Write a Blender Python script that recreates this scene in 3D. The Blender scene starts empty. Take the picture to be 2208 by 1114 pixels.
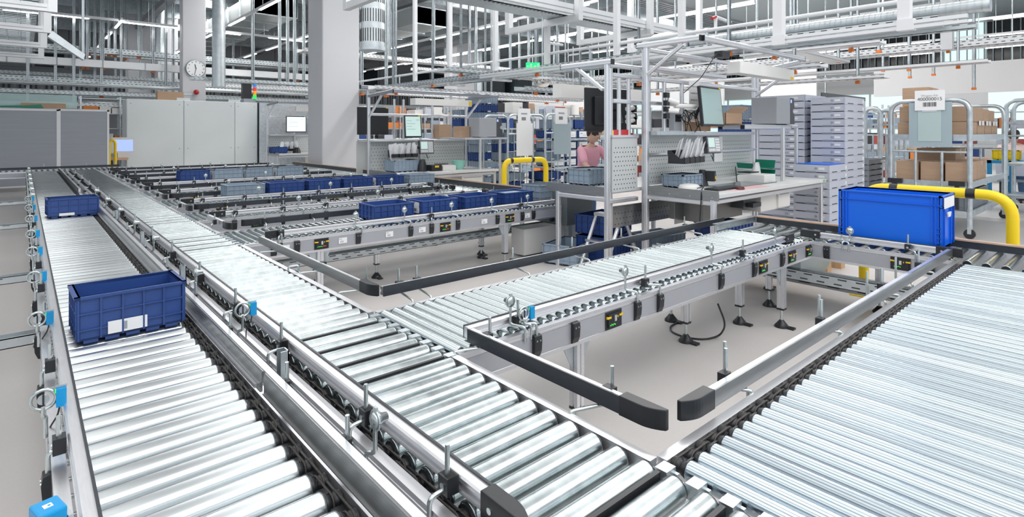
import bpy, math, random
from mathutils import Vector, Matrix
random.seed(7)
scene = bpy.context.scene
COL = scene.collection
PI = math.pi
# ---------------------------------------------------------------- camera
CAMH = 1.32
FPX, CX, HOR = 1204.3, 1104.0, 283.0
YAW = math.atan2(1054, FPX)
cam = bpy.data.cameras.new('camera')
cam.sensor_width = 36; cam.lens = 36 * FPX / 2208
cam.shift_x = 0; cam.shift_y = -(557 - HOR) / 2208
cam.clip_start = 0.02; cam.clip_end = 300
camo = bpy.data.objects.new('camera', cam); COL.objects.link(camo)
camo.location = (0, 0, CAMH); camo.rotation_euler = (PI / 2, 0, -YAW)
scene.camera = camo
# ---------------------------------------------------------------- world, lights, exposure
scene.view_settings.view_transform = 'Standard'
scene.view_settings.look = 'None'
scene.view_settings.exposure = 0.18
scene.view_settings.gamma = 1
scene.view_settings.use_curve_mapping = False
w = bpy.data.worlds.new('world'); scene.world = w; w.use_nodes = True
w.node_tree.nodes['Background'].inputs[0].default_value = (0.86, 0.93, 1.0, 1)
w.node_tree.nodes['Background'].inputs[1].default_value = 0.80
def area(x, y, z, sx, sy, power, col=(1, 0.98, 0.96)):
    l = bpy.data.lights.new('hall_fill', 'AREA'); l.shape = 'RECTANGLE'; l.size = sx; l.size_y = sy
    l.energy = power; l.color = col
    o = bpy.data.objects.new('hall_fill', l); COL.objects.link(o); o.location = (x, y, z); return o
for ax in (-3.0, -.4, 2.14, 4.68, 7.2):
    area(ax, 3.2, 4.55, 1.8, 15, 120)  # broad fill lamps added above the frame, widened to soften roller highlights
area(3, -3, 5.4, 10, 5, 250)
area(5, 20, 5.9, .5, 18, 420)  # this and the following strips are added fill for the dim far hall
area(8.5, 8, 5.9, .5, 10, 300)
area(20, 10, 5.9, 0.5, 18, 700)
area(12.5, 14, 5.9, .5, 22, 800)
# ---------------------------------------------------------------- helpers
def ray(u, v):
    a = (u - CX) / FPX
    return (math.sin(YAW) + a * math.cos(YAW), math.cos(YAW) - a * math.sin(YAW), -(v - HOR) / FPX)
def Zp(u, v, z):
    d = ray(u, v); t = (z - CAMH) / d[2]; return (d[0] * t, d[1] * t, z)
def Xp(u, v, x):
    d = ray(u, v); t = x / d[0]; return (x, d[1] * t, CAMH + d[2] * t)
def Yp(u, v, y):
    d = ray(u, v); t = y / d[1]; return (d[0] * t, y, CAMH + d[2] * t)
def xat(u, y):
    d = ray(u, 0); return y * d[0] / d[1]
def yat(u, x):
    d = ray(u, 0); return x * d[1] / d[0]
MATS = {}
def mat(name, col, rough=0.5, metal=0.0, emit=None, es=0.0, noise=0, nscale=20.0, stretch=None, bump=0, rnd=0.0, alpha=None, trans=0, coat=0, rvar=0.0, spec=0.5):
    if name in MATS: return MATS[name]
    m = bpy.data.materials.new(name); m.use_nodes = True; nt = m.node_tree; N = nt.nodes; L = nt.links
    b = N['Principled BSDF']
    b.inputs['Base Color'].default_value = (*col, 1)
    b.inputs['Roughness'].default_value = rough; b.inputs['Metallic'].default_value = metal
    b.inputs['Specular IOR Level'].default_value = spec
    if coat: b.inputs['Coat Weight'].default_value = coat
    if emit: b.inputs['Emission Color'].default_value = (*emit, 1); b.inputs['Emission Strength'].default_value = es
    if alpha is not None: b.inputs['Alpha'].default_value = alpha
    if trans: b.inputs['Transmission Weight'].default_value = trans
    if noise or bump or rvar or rnd:
        tc = N.new('ShaderNodeTexCoord'); mp = N.new('ShaderNodeMapping'); L.new(tc.outputs['Object'], mp.inputs[0])
        if stretch: mp.inputs['Scale'].default_value = stretch
        nz = N.new('ShaderNodeTexNoise'); nz.inputs['Scale'].default_value = nscale; nz.inputs['Detail'].default_value = 4
        L.new(mp.outputs[0], nz.inputs[0])
        if rnd:
            oi = N.new('ShaderNodeObjectInfo'); ad = N.new('ShaderNodeVectorMath'); ad.operation = 'ADD'
            sc = N.new('ShaderNodeMath'); sc.operation = 'MULTIPLY'; sc.inputs[1].default_value = 37
            L.new(oi.outputs['Random'], sc.inputs[0]); L.new(mp.outputs[0], ad.inputs[0]); L.new(sc.outputs[0], ad.inputs[1]); L.new(ad.outputs[0], nz.inputs[0])
        src = nz.outputs['Fac']
        if noise or rnd:
            r = N.new('ShaderNodeMapRange'); r.inputs['From Min'].default_value = 0.3; r.inputs['From Max'].default_value = 0.7
            r.inputs['To Min'].default_value = 1 - noise; r.inputs['To Max'].default_value = 1 + noise * 0.6
            L.new(src, r.inputs['Value']); k = r.outputs[0]
            if rnd:
                r2 = N.new('ShaderNodeMapRange'); r2.inputs['To Min'].default_value = 1 - rnd; r2.inputs['To Max'].default_value = 1 + rnd * .5
                L.new(oi.outputs['Random'], r2.inputs['Value']); mm = N.new('ShaderNodeMath'); mm.operation = 'MULTIPLY'
                L.new(k, mm.inputs[0]); L.new(r2.outputs[0], mm.inputs[1]); k = mm.outputs[0]
            mx = N.new('ShaderNodeVectorMath'); mx.operation = 'SCALE'; mx.inputs[0].default_value = col; L.new(k, mx.inputs['Scale'])
            L.new(mx.outputs[0], b.inputs['Base Color'])
        if rvar:
            r3 = N.new('ShaderNodeMapRange'); r3.inputs['From Min'].default_value = .3; r3.inputs['From Max'].default_value = .7
            r3.inputs['To Min'].default_value = max(0.02, rough - rvar); r3.inputs['To Max'].default_value = rough + rvar
            L.new(src, r3.inputs['Value']); L.new(r3.outputs[0], b.inputs['Roughness'])
        if bump:
            bp = N.new('ShaderNodeBump'); bp.inputs['Strength'].default_value = bump; bp.inputs['Distance'].default_value = 0.01
            L.new(src, bp.inputs['Height']); L.new(bp.outputs[0], b.inputs['Normal'])
    MATS[name] = m; return m
ROLL = mat('zinc_roller', (0.60, 0.67, 0.69), 0.23, 1.0, noise=0.06, nscale=3, stretch=(9, .8, 9), rnd=0.12)
ROLLW = mat('worn_zinc_roller', (0.53, 0.59, 0.605), 0.22, .95, noise=0.16, nscale=4, stretch=(1.0, 5, 1.0), rnd=0.12, rvar=.03)
ROLLX = mat('bright_zinc_roller', (0.66, 0.71, 0.73), 0.24, .90, noise=0.06, nscale=6, stretch=(14, .8, 14), rnd=0.13)
ROLLC = mat('clean_zinc_roller', (0.56, 0.65, 0.71), 0.20, .97, noise=0.05, nscale=3, stretch=(9, .8, 9), rnd=0.22)
ALU = mat('aluminium', (0.80, 0.81, 0.84), 0.32, 0.85, noise=0.05, nscale=9, stretch=(2, 20, 20))
ALUD = mat('aluminium_groove', (0.38, 0.40, 0.44), 0.4, 0.7)
PAINT = mat('grey_side_panel', (0.42, 0.435, 0.475), 0.42, 0.25, noise=0.04, nscale=4)
ZINC = mat('galvanised_steel', (0.60, 0.66, 0.69), 0.36, 0.85, noise=0.16, nscale=14, rvar=0.08)
ZROD = mat('zinc_rod', (0.62, 0.68, 0.68), 0.28, 1.0)
BLK = mat('black_plastic', (0.018, 0.020, 0.024), 0.36)
BLKS = mat('black_wear_strip', (0.030, 0.036, 0.046), 0.30, noise=0.1, nscale=30)
BLT = mat('drive_belt', (0.055, 0.05, 0.045), 0.5, noise=0.4, nscale=120)
WHT = mat('white_paper', (0.86, 0.87, 0.88), 0.6)
TXT = mat('black_print', (0.03, 0.03, 0.035), 0.6)
YEL = mat('yellow_plastic', (0.85, 0.55, 0.02), 0.4)
SBLU = mat('sensor_blue', (0.0, 0.30, 0.66), 0.35)
LEDG = mat('green_led', (0.05, 0.6, 0.05), 0.4, emit=(0.1, 1, 0.1), es=.7)
LEDR = mat('red_led', (0.6, 0.05, 0.02), 0.4, emit=(1, 0.15, 0.02), es=.6)
BIN = mat('navy_bin', (0.028, 0.075, 0.27), 0.38, noise=0.08, nscale=3, rnd=0.12)
BING = mat('blue_grey_bin', (0.30, 0.38, 0.47), 0.45, noise=0.06, nscale=3, rnd=0.08)
BRB = mat('bright_blue_bin', (0.0, 0.14, 0.78), 0.34)
TRG = mat('light_grey_tray', (0.58, 0.61, 0.70), 0.45, noise=0.03, nscale=4, rnd=0.05)
TRD = mat('dark_grey_tray', (0.30, 0.33, 0.37), 0.5, rnd=0.06)
CARD = mat('cardboard', (0.50, 0.34, 0.23), 0.75, noise=0.06, nscale=5, stretch=(1, 1, 6), rnd=0.08)
GUARD = mat('guard_yellow', (0.93, 0.66, 0.01), 0.35)
COLP = mat('column_paint', (0.60, 0.605, 0.63), 0.6, noise=0.02, nscale=0.8)
CAB = mat('white_cabinet', (0.78, 0.83, 0.835), 0.45, noise=0.02, nscale=1)
FELT = mat('grey_screen', (0.33, 0.35, 0.39), 0.6, noise=0.05, nscale=3, stretch=(0.3, 0.3, 9))
PEG = mat('pegboard_grey', (0.58, 0.61, 0.61), 0.45)
HOLE = mat('hole', (0.03, 0.03, 0.035), 0.8)
TOP = mat('bench_top', (0.70, 0.71, 0.71), 0.4)
STEEL = mat('brushed_steel', (0.34, 0.35, 0.355), 0.30, 0.8, noise=0.1, nscale=10, stretch=(1, 1, 12))
WOOD = mat('wood_rail', (0.62, 0.42, 0.30), 0.5, noise=0.12, nscale=12, stretch=(1, 1, 8))
# ---------------------------------------------------------------- mesh builder
class MB:
    def __init__(s): s.v = []; s.f = []; s.m = []; s.s = []
    def add(s, vs, fs, m, sm=False, M=None):
        k = len(s.v)
        s.v += [tuple(M @ Vector(p)) for p in vs] if M is not None else [tuple(p) for p in vs]
        for f in fs: s.f.append([i + k for i in f]); s.m.append(m); s.s.append(sm)
        return s
    def box(s, x0, y0, z0, x1, y1, z1, m, M=None):
        if x0 > x1: x0, x1 = x1, x0
        if y0 > y1: y0, y1 = y1, y0
        if z0 > z1: z0, z1 = z1, z0
        return s.add([(x0, y0, z0), (x1, y0, z0), (x1, y1, z0), (x0, y1, z0), (x0, y0, z1), (x1, y0, z1), (x1, y1, z1), (x0, y1, z1)],
            [(0, 3, 2, 1), (4, 5, 6, 7), (0, 1, 5, 4), (1, 2, 6, 5), (2, 3, 7, 6), (3, 0, 4, 7)], m, False, M)
    def cyl(s, p0, p1, r, m, n=12, r2=None, cap=True, sm=True):
        return s.tube([p0, p1], r, m, n, cap, [r, r if r2 is None else r2], sm)
    def tube(s, pts, r, m, n=8, cap=True, rs=None, sm=True):
        P = [Vector(p) for p in pts]; k = len(P); rs = rs or [r] * k
        T = []
        for i in range(k):
            a = P[min(i + 1, k - 1)] - P[max(i - 1, 0)]; T.append(a.normalized() if a.length > 1e-9 else Vector((0, 0, 1)))
        up = Vector((0, 0, 1)) if abs(T[0].z) < 0.9 else Vector((1, 0, 0))
        nx = T[0].cross(up).normalized(); vs = []
        for i in range(k):
            nx = (nx - T[i] * nx.dot(T[i])).normalized(); ny = T[i].cross(nx)
            kk = 1.0
            if 0 < i < k - 1:
                c = (P[i] - P[i - 1]).normalized().dot(T[i]); kk = 1 / max(c, 0.5)
            for j in range(n):
                a = 2 * PI * j / n; vs.append(P[i] + (nx * math.cos(a) + ny * math.sin(a)) * rs[i] * kk)
        fs = [(i * n + j, i * n + (j + 1) % n, (i + 1) * n + (j + 1) % n, (i + 1) * n + j) for i in range(k - 1) for j in range(n)]
        s.add(vs, fs, m, sm)
        if cap:
            s.add(vs[:n], [tuple(range(n))], m); s.add(vs[-n:], [tuple(range(n))[::-1]], m)
        return s
    def prism(s, poly, a0, a1, m, ax='x', M=None):
        # poly in the plane normal to ax, extruded from a0 to a1
        n = len(poly)
        def q(p, a):
            if ax == 'x': return (a, p[0], p[1])
            if ax == 'y': return (p[0], a, p[1])
            return (p[0], p[1], a)
        vs = [q(p, a0) for p in poly] + [q(p, a1) for p in poly]
        fs = [tuple(range(n))[::-1], tuple(range(n, 2 * n))] + [(i, (i + 1) % n, n + (i + 1) % n, n + i) for i in range(n)]
        return s.add(vs, fs, m, False, M)
    def lathe(s, prof, m, n=16, M=None, sm=True):
        k = len(prof); vs = [(r * math.cos(2 * PI * j / n), r * math.sin(2 * PI * j / n), z) for r, z in prof for j in range(n)]
        fs = [(i * n + j, i * n + (j + 1) % n, (i + 1) * n + (j + 1) % n, (i + 1) * n + j) for i in range(k - 1) for j in range(n)]
        s.add(vs, fs, m, sm, M); s.add(vs[:n], [tuple(range(n))[::-1]], m, False, M); return s.add(vs[-n:], [tuple(range(n))], m, False, M)
    def quad(s, a, b, c, d, m): return s.add([a, b, c, d], [(0, 1, 2, 3)], m)
    def ring(s, c, R, r, m, axis='y', n=20, k=6, a0=0, a1=2 * PI):
        pts = []
        for i in range(n + 1):
            a = a0 + (a1 - a0) * i / n
            d = {'y': (R * math.cos(a), 0, R * math.sin(a)), 'x': (0, R * math.cos(a), R * math.sin(a)), 'z': (R * math.cos(a), R * math.sin(a), 0)}[axis]
            pts.append((c[0] + d[0], c[1] + d[1], c[2] + d[2]))
        return s.tube(pts, r, m, k, cap=(a1 - a0) < 6.2)
    def mesh(s, name):
        me = bpy.data.meshes.new(name); me.from_pydata(s.v, [], s.f)
        ms = []
        for m in s.m:
            if m not in ms: ms.append(m)
        for m in ms: me.materials.append(m)
        ix = {m: i for i, m in enumerate(ms)}
        me.polygons.foreach_set('material_index', [ix[m] for m in s.m])
        me.polygons.foreach_set('use_smooth', s.s)
        me.update(); return me
def ob(name, me, parent=None, loc=(0, 0, 0), rz=0.0, label=None, cat=None, group=None, kind=None, bev=0, rot=None):
    if isinstance(me, MB): me = me.mesh(name)
    o = bpy.data.objects.new(name, me); COL.objects.link(o)
    o.location = loc; o.rotation_euler = rot if rot else (0, 0, rz)
    if parent: o.parent = parent
    if label: o['label'] = label
    if cat: o['category'] = cat
    if group: o['group'] = group
    if kind: o['kind'] = kind
    if bev:
        b = o.modifiers.new('bevel', 'BEVEL'); b.width = bev; b.segments = 2; b.limit_method = 'ANGLE'
    return o
def thing(name, label, cat, loc=(0, 0, 0), rz=0.0, group=None):
    return ob(name, None, None, loc, rz, label, cat, group)
def copytree(o, parent=None):
    c = o.copy(); COL.objects.link(c); c.parent = parent
    for ch in list(o.children): copytree(ch, c)
    return c
def text(s, size, parent, loc, rot, m=TXT, name='print', align='CENTER'):
    cu = bpy.data.curves.new(name, 'FONT'); cu.body = s; cu.size = size; cu.align_x = align; cu.align_y = 'CENTER'; cu.extrude = 0.0004
    cu.materials.append(m); o = bpy.data.objects.new(name, cu); COL.objects.link(o); o.location = loc; o.rotation_euler = rot
    me = bpy.data.meshes.new_from_object(o); bpy.data.objects.remove(o); o = bpy.data.objects.new(name, me); COL.objects.link(o); o.location = loc; o.rotation_euler = rot
    if parent: o.parent = parent
    return o
def rot_path(pts, rad=0.012, n=4):
    # round the corners of a polyline
    P = [Vector(p) for p in pts]; out = [P[0]]
    for i in range(1, len(P) - 1):
        a = (P[i - 1] - P[i]); b = (P[i + 1] - P[i]); ra = min(rad, a.length * .45, b.length * .45)
        s0 = P[i] + a.normalized() * ra; s1 = P[i] + b.normalized() * ra
        for k in range(n + 1):
            t = k / n; out.append(s0 * (1 - t) ** 2 + P[i] * 2 * t * (1 - t) + s1 * t * t)
    out.append(P[-1]); return out
# ================================================================ roller conveyors
ZR = 0.54      # top of the rollers
ZF = 0.532     # top of the side frames
def roller_mesh(y0, y1, m, r=0.025, belt=0):
    # along local Y; belt: +1/-1 adds a grooved black drive end at y1 / y0 ; 0 = small caps only
    b = MB(); z = 0
    b.tube([(0, y0, 0), (0, y0 + .0015, 0), (0, y0 + .004, 0), (0, y0 + .006, 0), (0, y1 - .006, 0), (0, y1 - .004, 0), (0, y1 - .0015, 0), (0, y1, 0)], r, m, 20, True, [r - .002, r - .0006, r, r, r, r, r - .0006, r - .002])
    b.cyl((0, y0 - .006, 0), (0, y0, 0), r * .86, BLK, 12); b.cyl((0, y1, 0), (0, y1 + .006, 0), r * .86, BLK, 12)
    if belt:
        s = y1 + .006 if belt > 0 else y0 - .006; e = s + belt * .034
        b.tube([(0, s, 0), (0, s + belt * .008, 0), (0, s + belt * .011, 0), (0, s + belt * .017, 0), (0, s + belt * .020, 0), (0, e, 0)], .018, BLK, 12, True, [.019, .019, .0155, .0155, .019, .019])
    b.cyl((0, y0 - .03, 0), (0, y1 + .03, 0), .005, ZROD, 6)
    return b.mesh('roller')
def belt_mesh(pitch, y):
    b = MB(); pts = []
    for k in range(9): a = PI / 2 + PI * k / 8; pts.append((.019 * math.cos(a), y, .019 * math.sin(a)))
    for k in range(9): a = -PI / 2 + PI * k / 8; pts.append((pitch + .019 * math.cos(a), y, .019 * math.sin(a)))
    pts.append(pts[0]); b.tube(pts, .0028, BLT, 5, False); return b.mesh('drive_belt')
def comb_mesh(y0, y1, pitch):
    b = MB(); b.box(-pitch * .16, y0, -.03, pitch * .16, y1, .004, BLK); b.box(-pitch * .3, y0 + .004, -.016, pitch * .3, y0 + .010, .012, BLK)
    return b.mesh('belt_guard')
FRP = [(0, .408), (0, .424), (.003, .426), (.003, .506), (0, .508), (0, .515), (.002, .516), (.002, .520), (0, .521), (0, .532), (.028, .532), (.028, .408)]
def frame_part(par, x0, x1, y, side, name='side_frame'):
    b = MB(); poly = [(y + side * p[0], p[1]) for p in FRP]; b.prism(poly if side > 0 else poly[::-1], x0, x1, ALU)
    o = ob(name, b, par)
    b = MB(); b.box(x0 + .001, y + side * .0012, .4265, x1 - .001, y + side * .0035, .5055, PAINT); ob('side_panel', b, o)
    return o
def guide(par, x0, x1, y, side, z0=.550, z1=.590, strip=True, cap0=0, cap1=0, smat=None, prof=.026):
    """rail along local x; side = direction of its inner face"""
    b = MB(); h = z1 - z0; yo = y - side * prof
    P = [(y, z0), (y, z1), (yo + side * .004, z1), (yo, z1 - .004), (yo, z1 - h * .32), (yo + side * .009, z1 - h * .36), (yo + side * .009, z0 + h * .36), (yo, z0 + h * .32), (yo, z0 + .002), (yo + side * .002, z0)]
    b.prism(P, x0, x1, ALU); o = ob('guide_rail', b, par)
    if strip:
        b = MB(); b.box(x0, y, z0 - .004, x1, y + side * .006, z1 + .004, smat or BLKS); ob('wear_strip', b, o)
    for flag, xx, d in ((cap0, x0, -1), (cap1, x1, 1)):
        if not flag: continue
        L = .105 if flag == 1 else .06
        y2 = y + side * .008; y3 = yo - side * .004; b = MB()
        pts = [(xx - d * .03, y2), (xx + d * L * .35, y2)]
        for k in range(1, 7):
            t = k / 6; pts.append((xx + d * L * (.35 + .65 * t), y2 - side * .026 * t * t))
        pts += [(xx + d * L, y3), (xx - d * .03, y3)]
        b.prism(pts, z0 - .007, z1 + .007, BLK, 'z'); c = ob('end_cap', b, o, bev=.0025)
        b = MB(); b.cyl((xx, y3, (z0 + z1) / 2), (xx, y3 - side * .002, (z0 + z1) / 2), .007, ZROD, 10); ob('screw', b, c)
    return o
def rod_mesh(dx, dy, ztop, zb=.50, zl=.56):
    b = MB(); b.tube(rot_path([(0, 0, zb), (0, 0, zl - .002), (dx, dy, zl + .002), (dx, dy, ztop)], .014), .0055, ZROD, 8); return b
CLAMP = MB().box(-.017, -.012, -.018, .017, .014, .020, BLK).cyl((0, -.0125, 0), (0, -.0145, 0), .007, ZROD, 10).mesh('rod_clamp')
CLIP = MB()
CLIP.prism([(0, .515), (-.016, .510), (-.019, .49), (-.016, .45), (-.006, .425), (0, .424)], -.019, .019, BLK)
for sx in (-.009, .009): CLIP.cyl((sx, -.0175, .492), (sx, -.0205, .492), .0035, ZROD, 8)
CLIP = CLIP.mesh('frame_clip')
MODP = MB(); MODP.box(-.055, -.006, .428, .055, 0, .506, BLK); MODP.box(-.045, -.012, .436, .045, 0, .497, BLK)
MODP.box(-.055, -.014, .478, -.028, -.004, .487, YEL); MODP.box(.030, -.014, .478, .055, -.004, .487, YEL)
MODP.box(-.006, -.016, .462, .008, -.004, .488, ALU); MODP.box(.016, -.014, .475, .021, -.004, .484, YEL)
MODP.box(-.03, -.014, .462, .03, -.004, .466, HOLE)
MODG = MB(); MODR = MB()
for k in range(5): MODG.box(-.034 + k * .008, -.0135, .444 + (k % 2) * .003, -.030 + k * .008, -.0115, .449 + (k % 2) * .003, LEDG)
for k in range(3): MODR.box(.008 + k * .009, -.0135, .446, .013 + k * .009, -.0115, .451, LEDR)
MODP = MODP.mesh('control_module'); MODG = MODG.mesh('green_led'); MODR = MODR.mesh('red_led')
KNOB = MB(); KM = Matrix.Rotation(-PI / 2, 4, 'X')   # reflector: silver cone with a ring, axis towards local +y
KNOB.lathe([(.004, -.032), (.010, -.030), (.013, -.012), (.016, -.010), (.019, 0), (.019, .006), (.006, .008)], ZROD, 14, Matrix.Rotation(PI / 2, 4, 'X'))
KNOB.ring((0, 0, 0), .022, .003, ZINC, 'y', 18, 6); KNOB.box(-.006, -.003, .016, .008, .003, .032, ZINC)
KNOB = KNOB.mesh('reflector')
SENR = MB(); SENR.ring((0, 0, 0), .026, .0045, ZROD, 'y', 20, 6); SENR.cyl((0, -.003, 0), (0, .003, 0), .013, ZINC, 14); SENR.box(-.002, -.006, -.014, .002, 0, .014, HOLE)
SENR.box(.006, -.002, .024, .05, .002, .028, ZROD); SENR = SENR.mesh('ring_bracket')
SENB = MB(); SENB.box(.026, -.012, -.026, .048, .014, .022, SBLU); SENB.box(.024, -.004, .010, .030, .006, .018, LEDG)
SENB.tube(rot_path([(.034, 0, -.024), (.030, .0, -.05), (.012, .0, -.08), (.012, .0, -.12)], .01), .0022, BLK, 5); SENB = SENB.mesh('light_sensor')
def clip_rod(par, x, y, side, inset, dxr=.0, ztop=.625, clamp=True, gy=None, clip=True, zl=.56):
    """side=+1: frame face looks to local -y; inset >0 moves the rod inwards"""
    sgn = side
    if clip:
        c = ob('frame_clip', CLIP, par, (x, y, 0), 0 if side > 0 else PI)
    m = rod_mesh(dxr, inset * side, ztop, .50, zl)
    r = ob('support_rod', m, par, (x, y - side * .006, 0))
    if clamp: ob('rod_clamp', CLAMP, r, (dxr, inset * side + side * .0, .571), 0 if side > 0 else PI)
    return r
def reflector(par, x, y, side, inset, zt=.65, rot=0):
    m = rod_mesh(-.028, inset * side, zt - .012, .50); r = ob('support_rod', m, par, (x, y - side * .006, 0))
    ob('reflector', KNOB, r, (-.028, inset * side, zt), (0 if side > 0 else PI) + rot)
    return r
def sensor(par, x, y, side, inset, zt=.63, dx=-.02, rz=0):
    m = rod_mesh(dx, inset * side, zt - .02, .50); r = ob('support_rod', m, par, (x, y, 0))
    q = ob('ring_bracket', SENR, r, (dx, inset * side, zt), rz); ob('light_sensor', SENB, r, (dx, inset * side, zt), rz)
    return r
def leg(par, x, y, ztop=.41, w=.045, foot=True, brace=0):
    b = MB(); zf = .13 if foot else 0; h = w / 2; g = .004
    b.prism([(-h, -h), (-g, -h), (-g, -h + .006), (g, -h + .006), (g, -h), (h, -h), (h, -g), (h - .006, -g), (h - .006, g), (h, g), (h, h), (g, h), (g, h - .006), (-g, h - .006), (-g, h), (-h, h), (-h, g), (-h + .006, g), (-h + .006, -g), (-h, -g)], zf, ztop, ALU, 'z')
    o = ob('leg', b, par, (x, y, 0))
    if foot:
        b = MB(); b.box(-h - .001, -h - .001, zf - .012, h + .001, h + .001, zf, BLK); b.cyl((0, 0, .04), (0, 0, zf), .009, ZROD, 10)
        b.lathe([(.045, 0), (.045, .010), (.028, .03), (.014, .048)], BLK, 16); b.box(-.02, -.085, 0, .02, 0, .012, BLK); ob('adjustable_foot', b, o)
    if brace:
        b = MB(); b.prism([(h, ztop), (h + .07, ztop), (h, ztop - .13)], -.002, .002, ZINC, 'y'); b.prism([(-h, ztop), (-h - .07, ztop), (-h, ztop - .13)], -.002, .002, ZINC, 'y'); ob('gusset', b, o)
    return o
def rollers(par, x0, x1, y0, y1, pitch, m, belt=0, zr=None, r=.025):
    me = roller_mesh(y0, y1, m, r, belt); zr = (zr or ZR) - r; n = int((x1 - x0) / pitch) + 1
    if belt:
        s = (y1 + .006) if belt > 0 else (y0 - .006)
        cb = comb_mesh(min(s, s + belt * .036), max(s, s + belt * .036), pitch)
        ba = belt_mesh(pitch, s + belt * .012); bb = belt_mesh(pitch, s + belt * .024)
    for i in range(n):
        x = x0 + i * pitch; ob('roller', me, par, (x, 0, zr))
        if belt:
            if i < 300: ob('belt_guard', cb, par, (x + pitch / 2, 0, zr))
            if i < n - 1: ob('drive_belt', ba if i % 2 else bb, par, (x, 0, zr))
def sticker(par, x, y, s, side=1):
    b = MB(); b.box(-.034, -.0012, .448, .034, 0, .492, WHT)
    b.box(-.030, -.0018, .480, -.008, -.001, .484, ALUD)
    o = ob('number_label', b, par, (x, y, 0), 0 if side > 0 else PI)
    text(s, .021, o, (-.008, -.0016, .461), (PI / 2, 0, 0))
    return o
def lane_x(label, x0, x1, y, W, rp=.0552, rm=None, cut0=0, feet=(), rx0=None, rx1=None):
    """lane running along world x, near frame face at y"""
    t = thing('roller_conveyor', label, 'conveyor', (0, y, 0))
    frame_part(t, x0, x1, 0, 1); frame_part(t, x0, x1, W, -1)
    rollers(t, x0 + .03 if rx0 is None else rx0, (x1 - .02) if rx1 is None else rx1, .034, W - .034, rp, rm or ROLL)
    b = MB()
    k = x0 + .3
    while k < x1 - .1: b.box(k, .02, .42, k + .03, W - .02, .45, ALU); k += .9
    ob('cross_member', b, t)
    for fx in feet:
        leg(t, fx, .04, brace=1); leg(t, fx, W - .04, brace=0)
    return t
# ---- main line 1 (C1): along y, rollers x .10-.487
YEND = 14.45
def hold(label, ox):   # local x -> world y, local y -> ox - world x
    return thing('roller_conveyor', label, 'conveyor', (ox, 0, 0), PI / 2)
c1 = hold('long roller conveyor at far left carrying two moving navy bins', .56)
frame_part(c1, .3, YEND, 0, 1); frame_part(c1, .3, YEND, .51, -1)      # world x .56 and .05
rollers(c1, .62, 14.3, .56 - .487, .56 - .094, .0798, ROLLX, belt=-1, r=.030)
# left guide, inner face towards world +x = local -y
guide(c1, .3, YEND - .1, .56 - .107, -1, cap1=0)
# right fence: tall polished channel with a bottom lip
b = MB(); y = .56 - .537
b.prism([(y + .001, .546), (y + .008, .546), (y + .008, .549), (y + .0035, .549), (y + .0035, .602), (y, .606), (y - .022, .606), (y - .022, .590), (y, .588)], .3, 1.72, STEEL)
b.prism([(y + .001, .546), (y + .008, .546), (y + .008, .549), (y + .0035, .549), (y + .0035, .602), (y, .606), (y - .022, .606), (y - .022, .590), (y, .588)], 1.74, 8.2, STEEL)
f1 = ob('guide_fence', b, c1, label='polished steel fence along the roller ends')
b = MB(); b.box(.3, y - .024, .5905, 8.2, y - .004, .6085, ALU); ob('guide_rail', b, f1)
b = MB(); b.box(1.78, y + .004, .545, 8.2, y + .012, .557, ALU); ob('bottom_lip', b, f1)
guide(c1, 9.0, YEND - .1, .56 - .53, 1)
for k, yy in enumerate((1.72, 2.32, 2.9, 3.5, 4.1, 4.7, 5.3, 5.9, 6.6, 7.4, 8.2, 9.1, 10, 11, 12, 13)):
    clip_rod(c1, yy, .51, -1, .02, .0, .640)
    if k > 8: reflector(c1, yy + .4, .51, -1, .02, .65)
for yy in (1.95, 2.79, 3.60, 4.37, 5.12, 6.02, 6.9, 7.8): sensor(c1, yy, .515, -1, -.005, .61, -.02, -PI / 2)
for yy in (1.22, 1.62, 2.2, 2.75, 3.4, 4.1, 4.9, 5.7, 6.5, 7.5, 8.5, 9.6, 10.8, 12):
    clip_rod(c1, yy, -.002, 1, -.004, .02, .655, clamp=False, clip=False)
    ob('rod_clamp', CLAMP, c1, (yy + .02, -.004 + .0, .585), 0)
for yy in (2.0, 4.5, 7, 9.5, 12): leg(c1, yy, .04); leg(c1, yy, .47)
# ---- main line 2 (C2)
c2 = hold('second long roller conveyor, running from bottom centre to the far left screen', 1.155)
LN = [(.10, .687), (1.61, .63), (4.15, .62), (5.50, .63), (6.75, .63), (8.0, .63), (9.25, .63), (10.45, .63), (11.6, .63), (12.75, .63)]
gaps = [(LN[i][0] + LN[i][1], LN[i + 1][0]) for i in range(len(LN) - 1)] + [(13.38, YEND)]
for a, z in gaps: frame_part(c2, a + .0, z, 0, 1)
frame_part(c2, .2, YEND, .515, -1)
rollers(c2, .47, 14.3, 1.155 - 1.113, 1.155 - .705, .0798, ROLLW, belt=1, r=.031)
b = MB(); b2 = MB()
for a, W in LN:
    k = 0; y = math.ceil((a - .47) / .0798) * .0798 + .47 - .0399
    while y < a + W:
        if y > .3:
            b2.box(y - .016, .002, .50, y + .016, .040, .534, ZINC); b2.box(y - .026, .002, .49, y + .026, .012, .522, ZINC)
            if k % 2 == 0: b.box(y - .006, .05, .50, y + .006, .44, .536, BLK)
        y += .0798; k += 1
ob('transfer_belt', b, c2, kind='stuff'); ob('transfer_bracket', b2, c2, kind='stuff')
GL = 1.155 - .723
guide(c2, .86, 12.9, GL, -1, cap0=1)
for yy in (.985, 1.36, 2.0, 2.56, 3.2, 3.9, 4.6, 5.4, 6.2, 7.2, 8.3, 9.5, 10.8, 12.2):
    clip_rod(c2, yy, .515, -1, .045, .0, .655, clip=False)
    ob('rod_clamp', CLAMP, c2, (yy, GL + .04, .571), PI)
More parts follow.
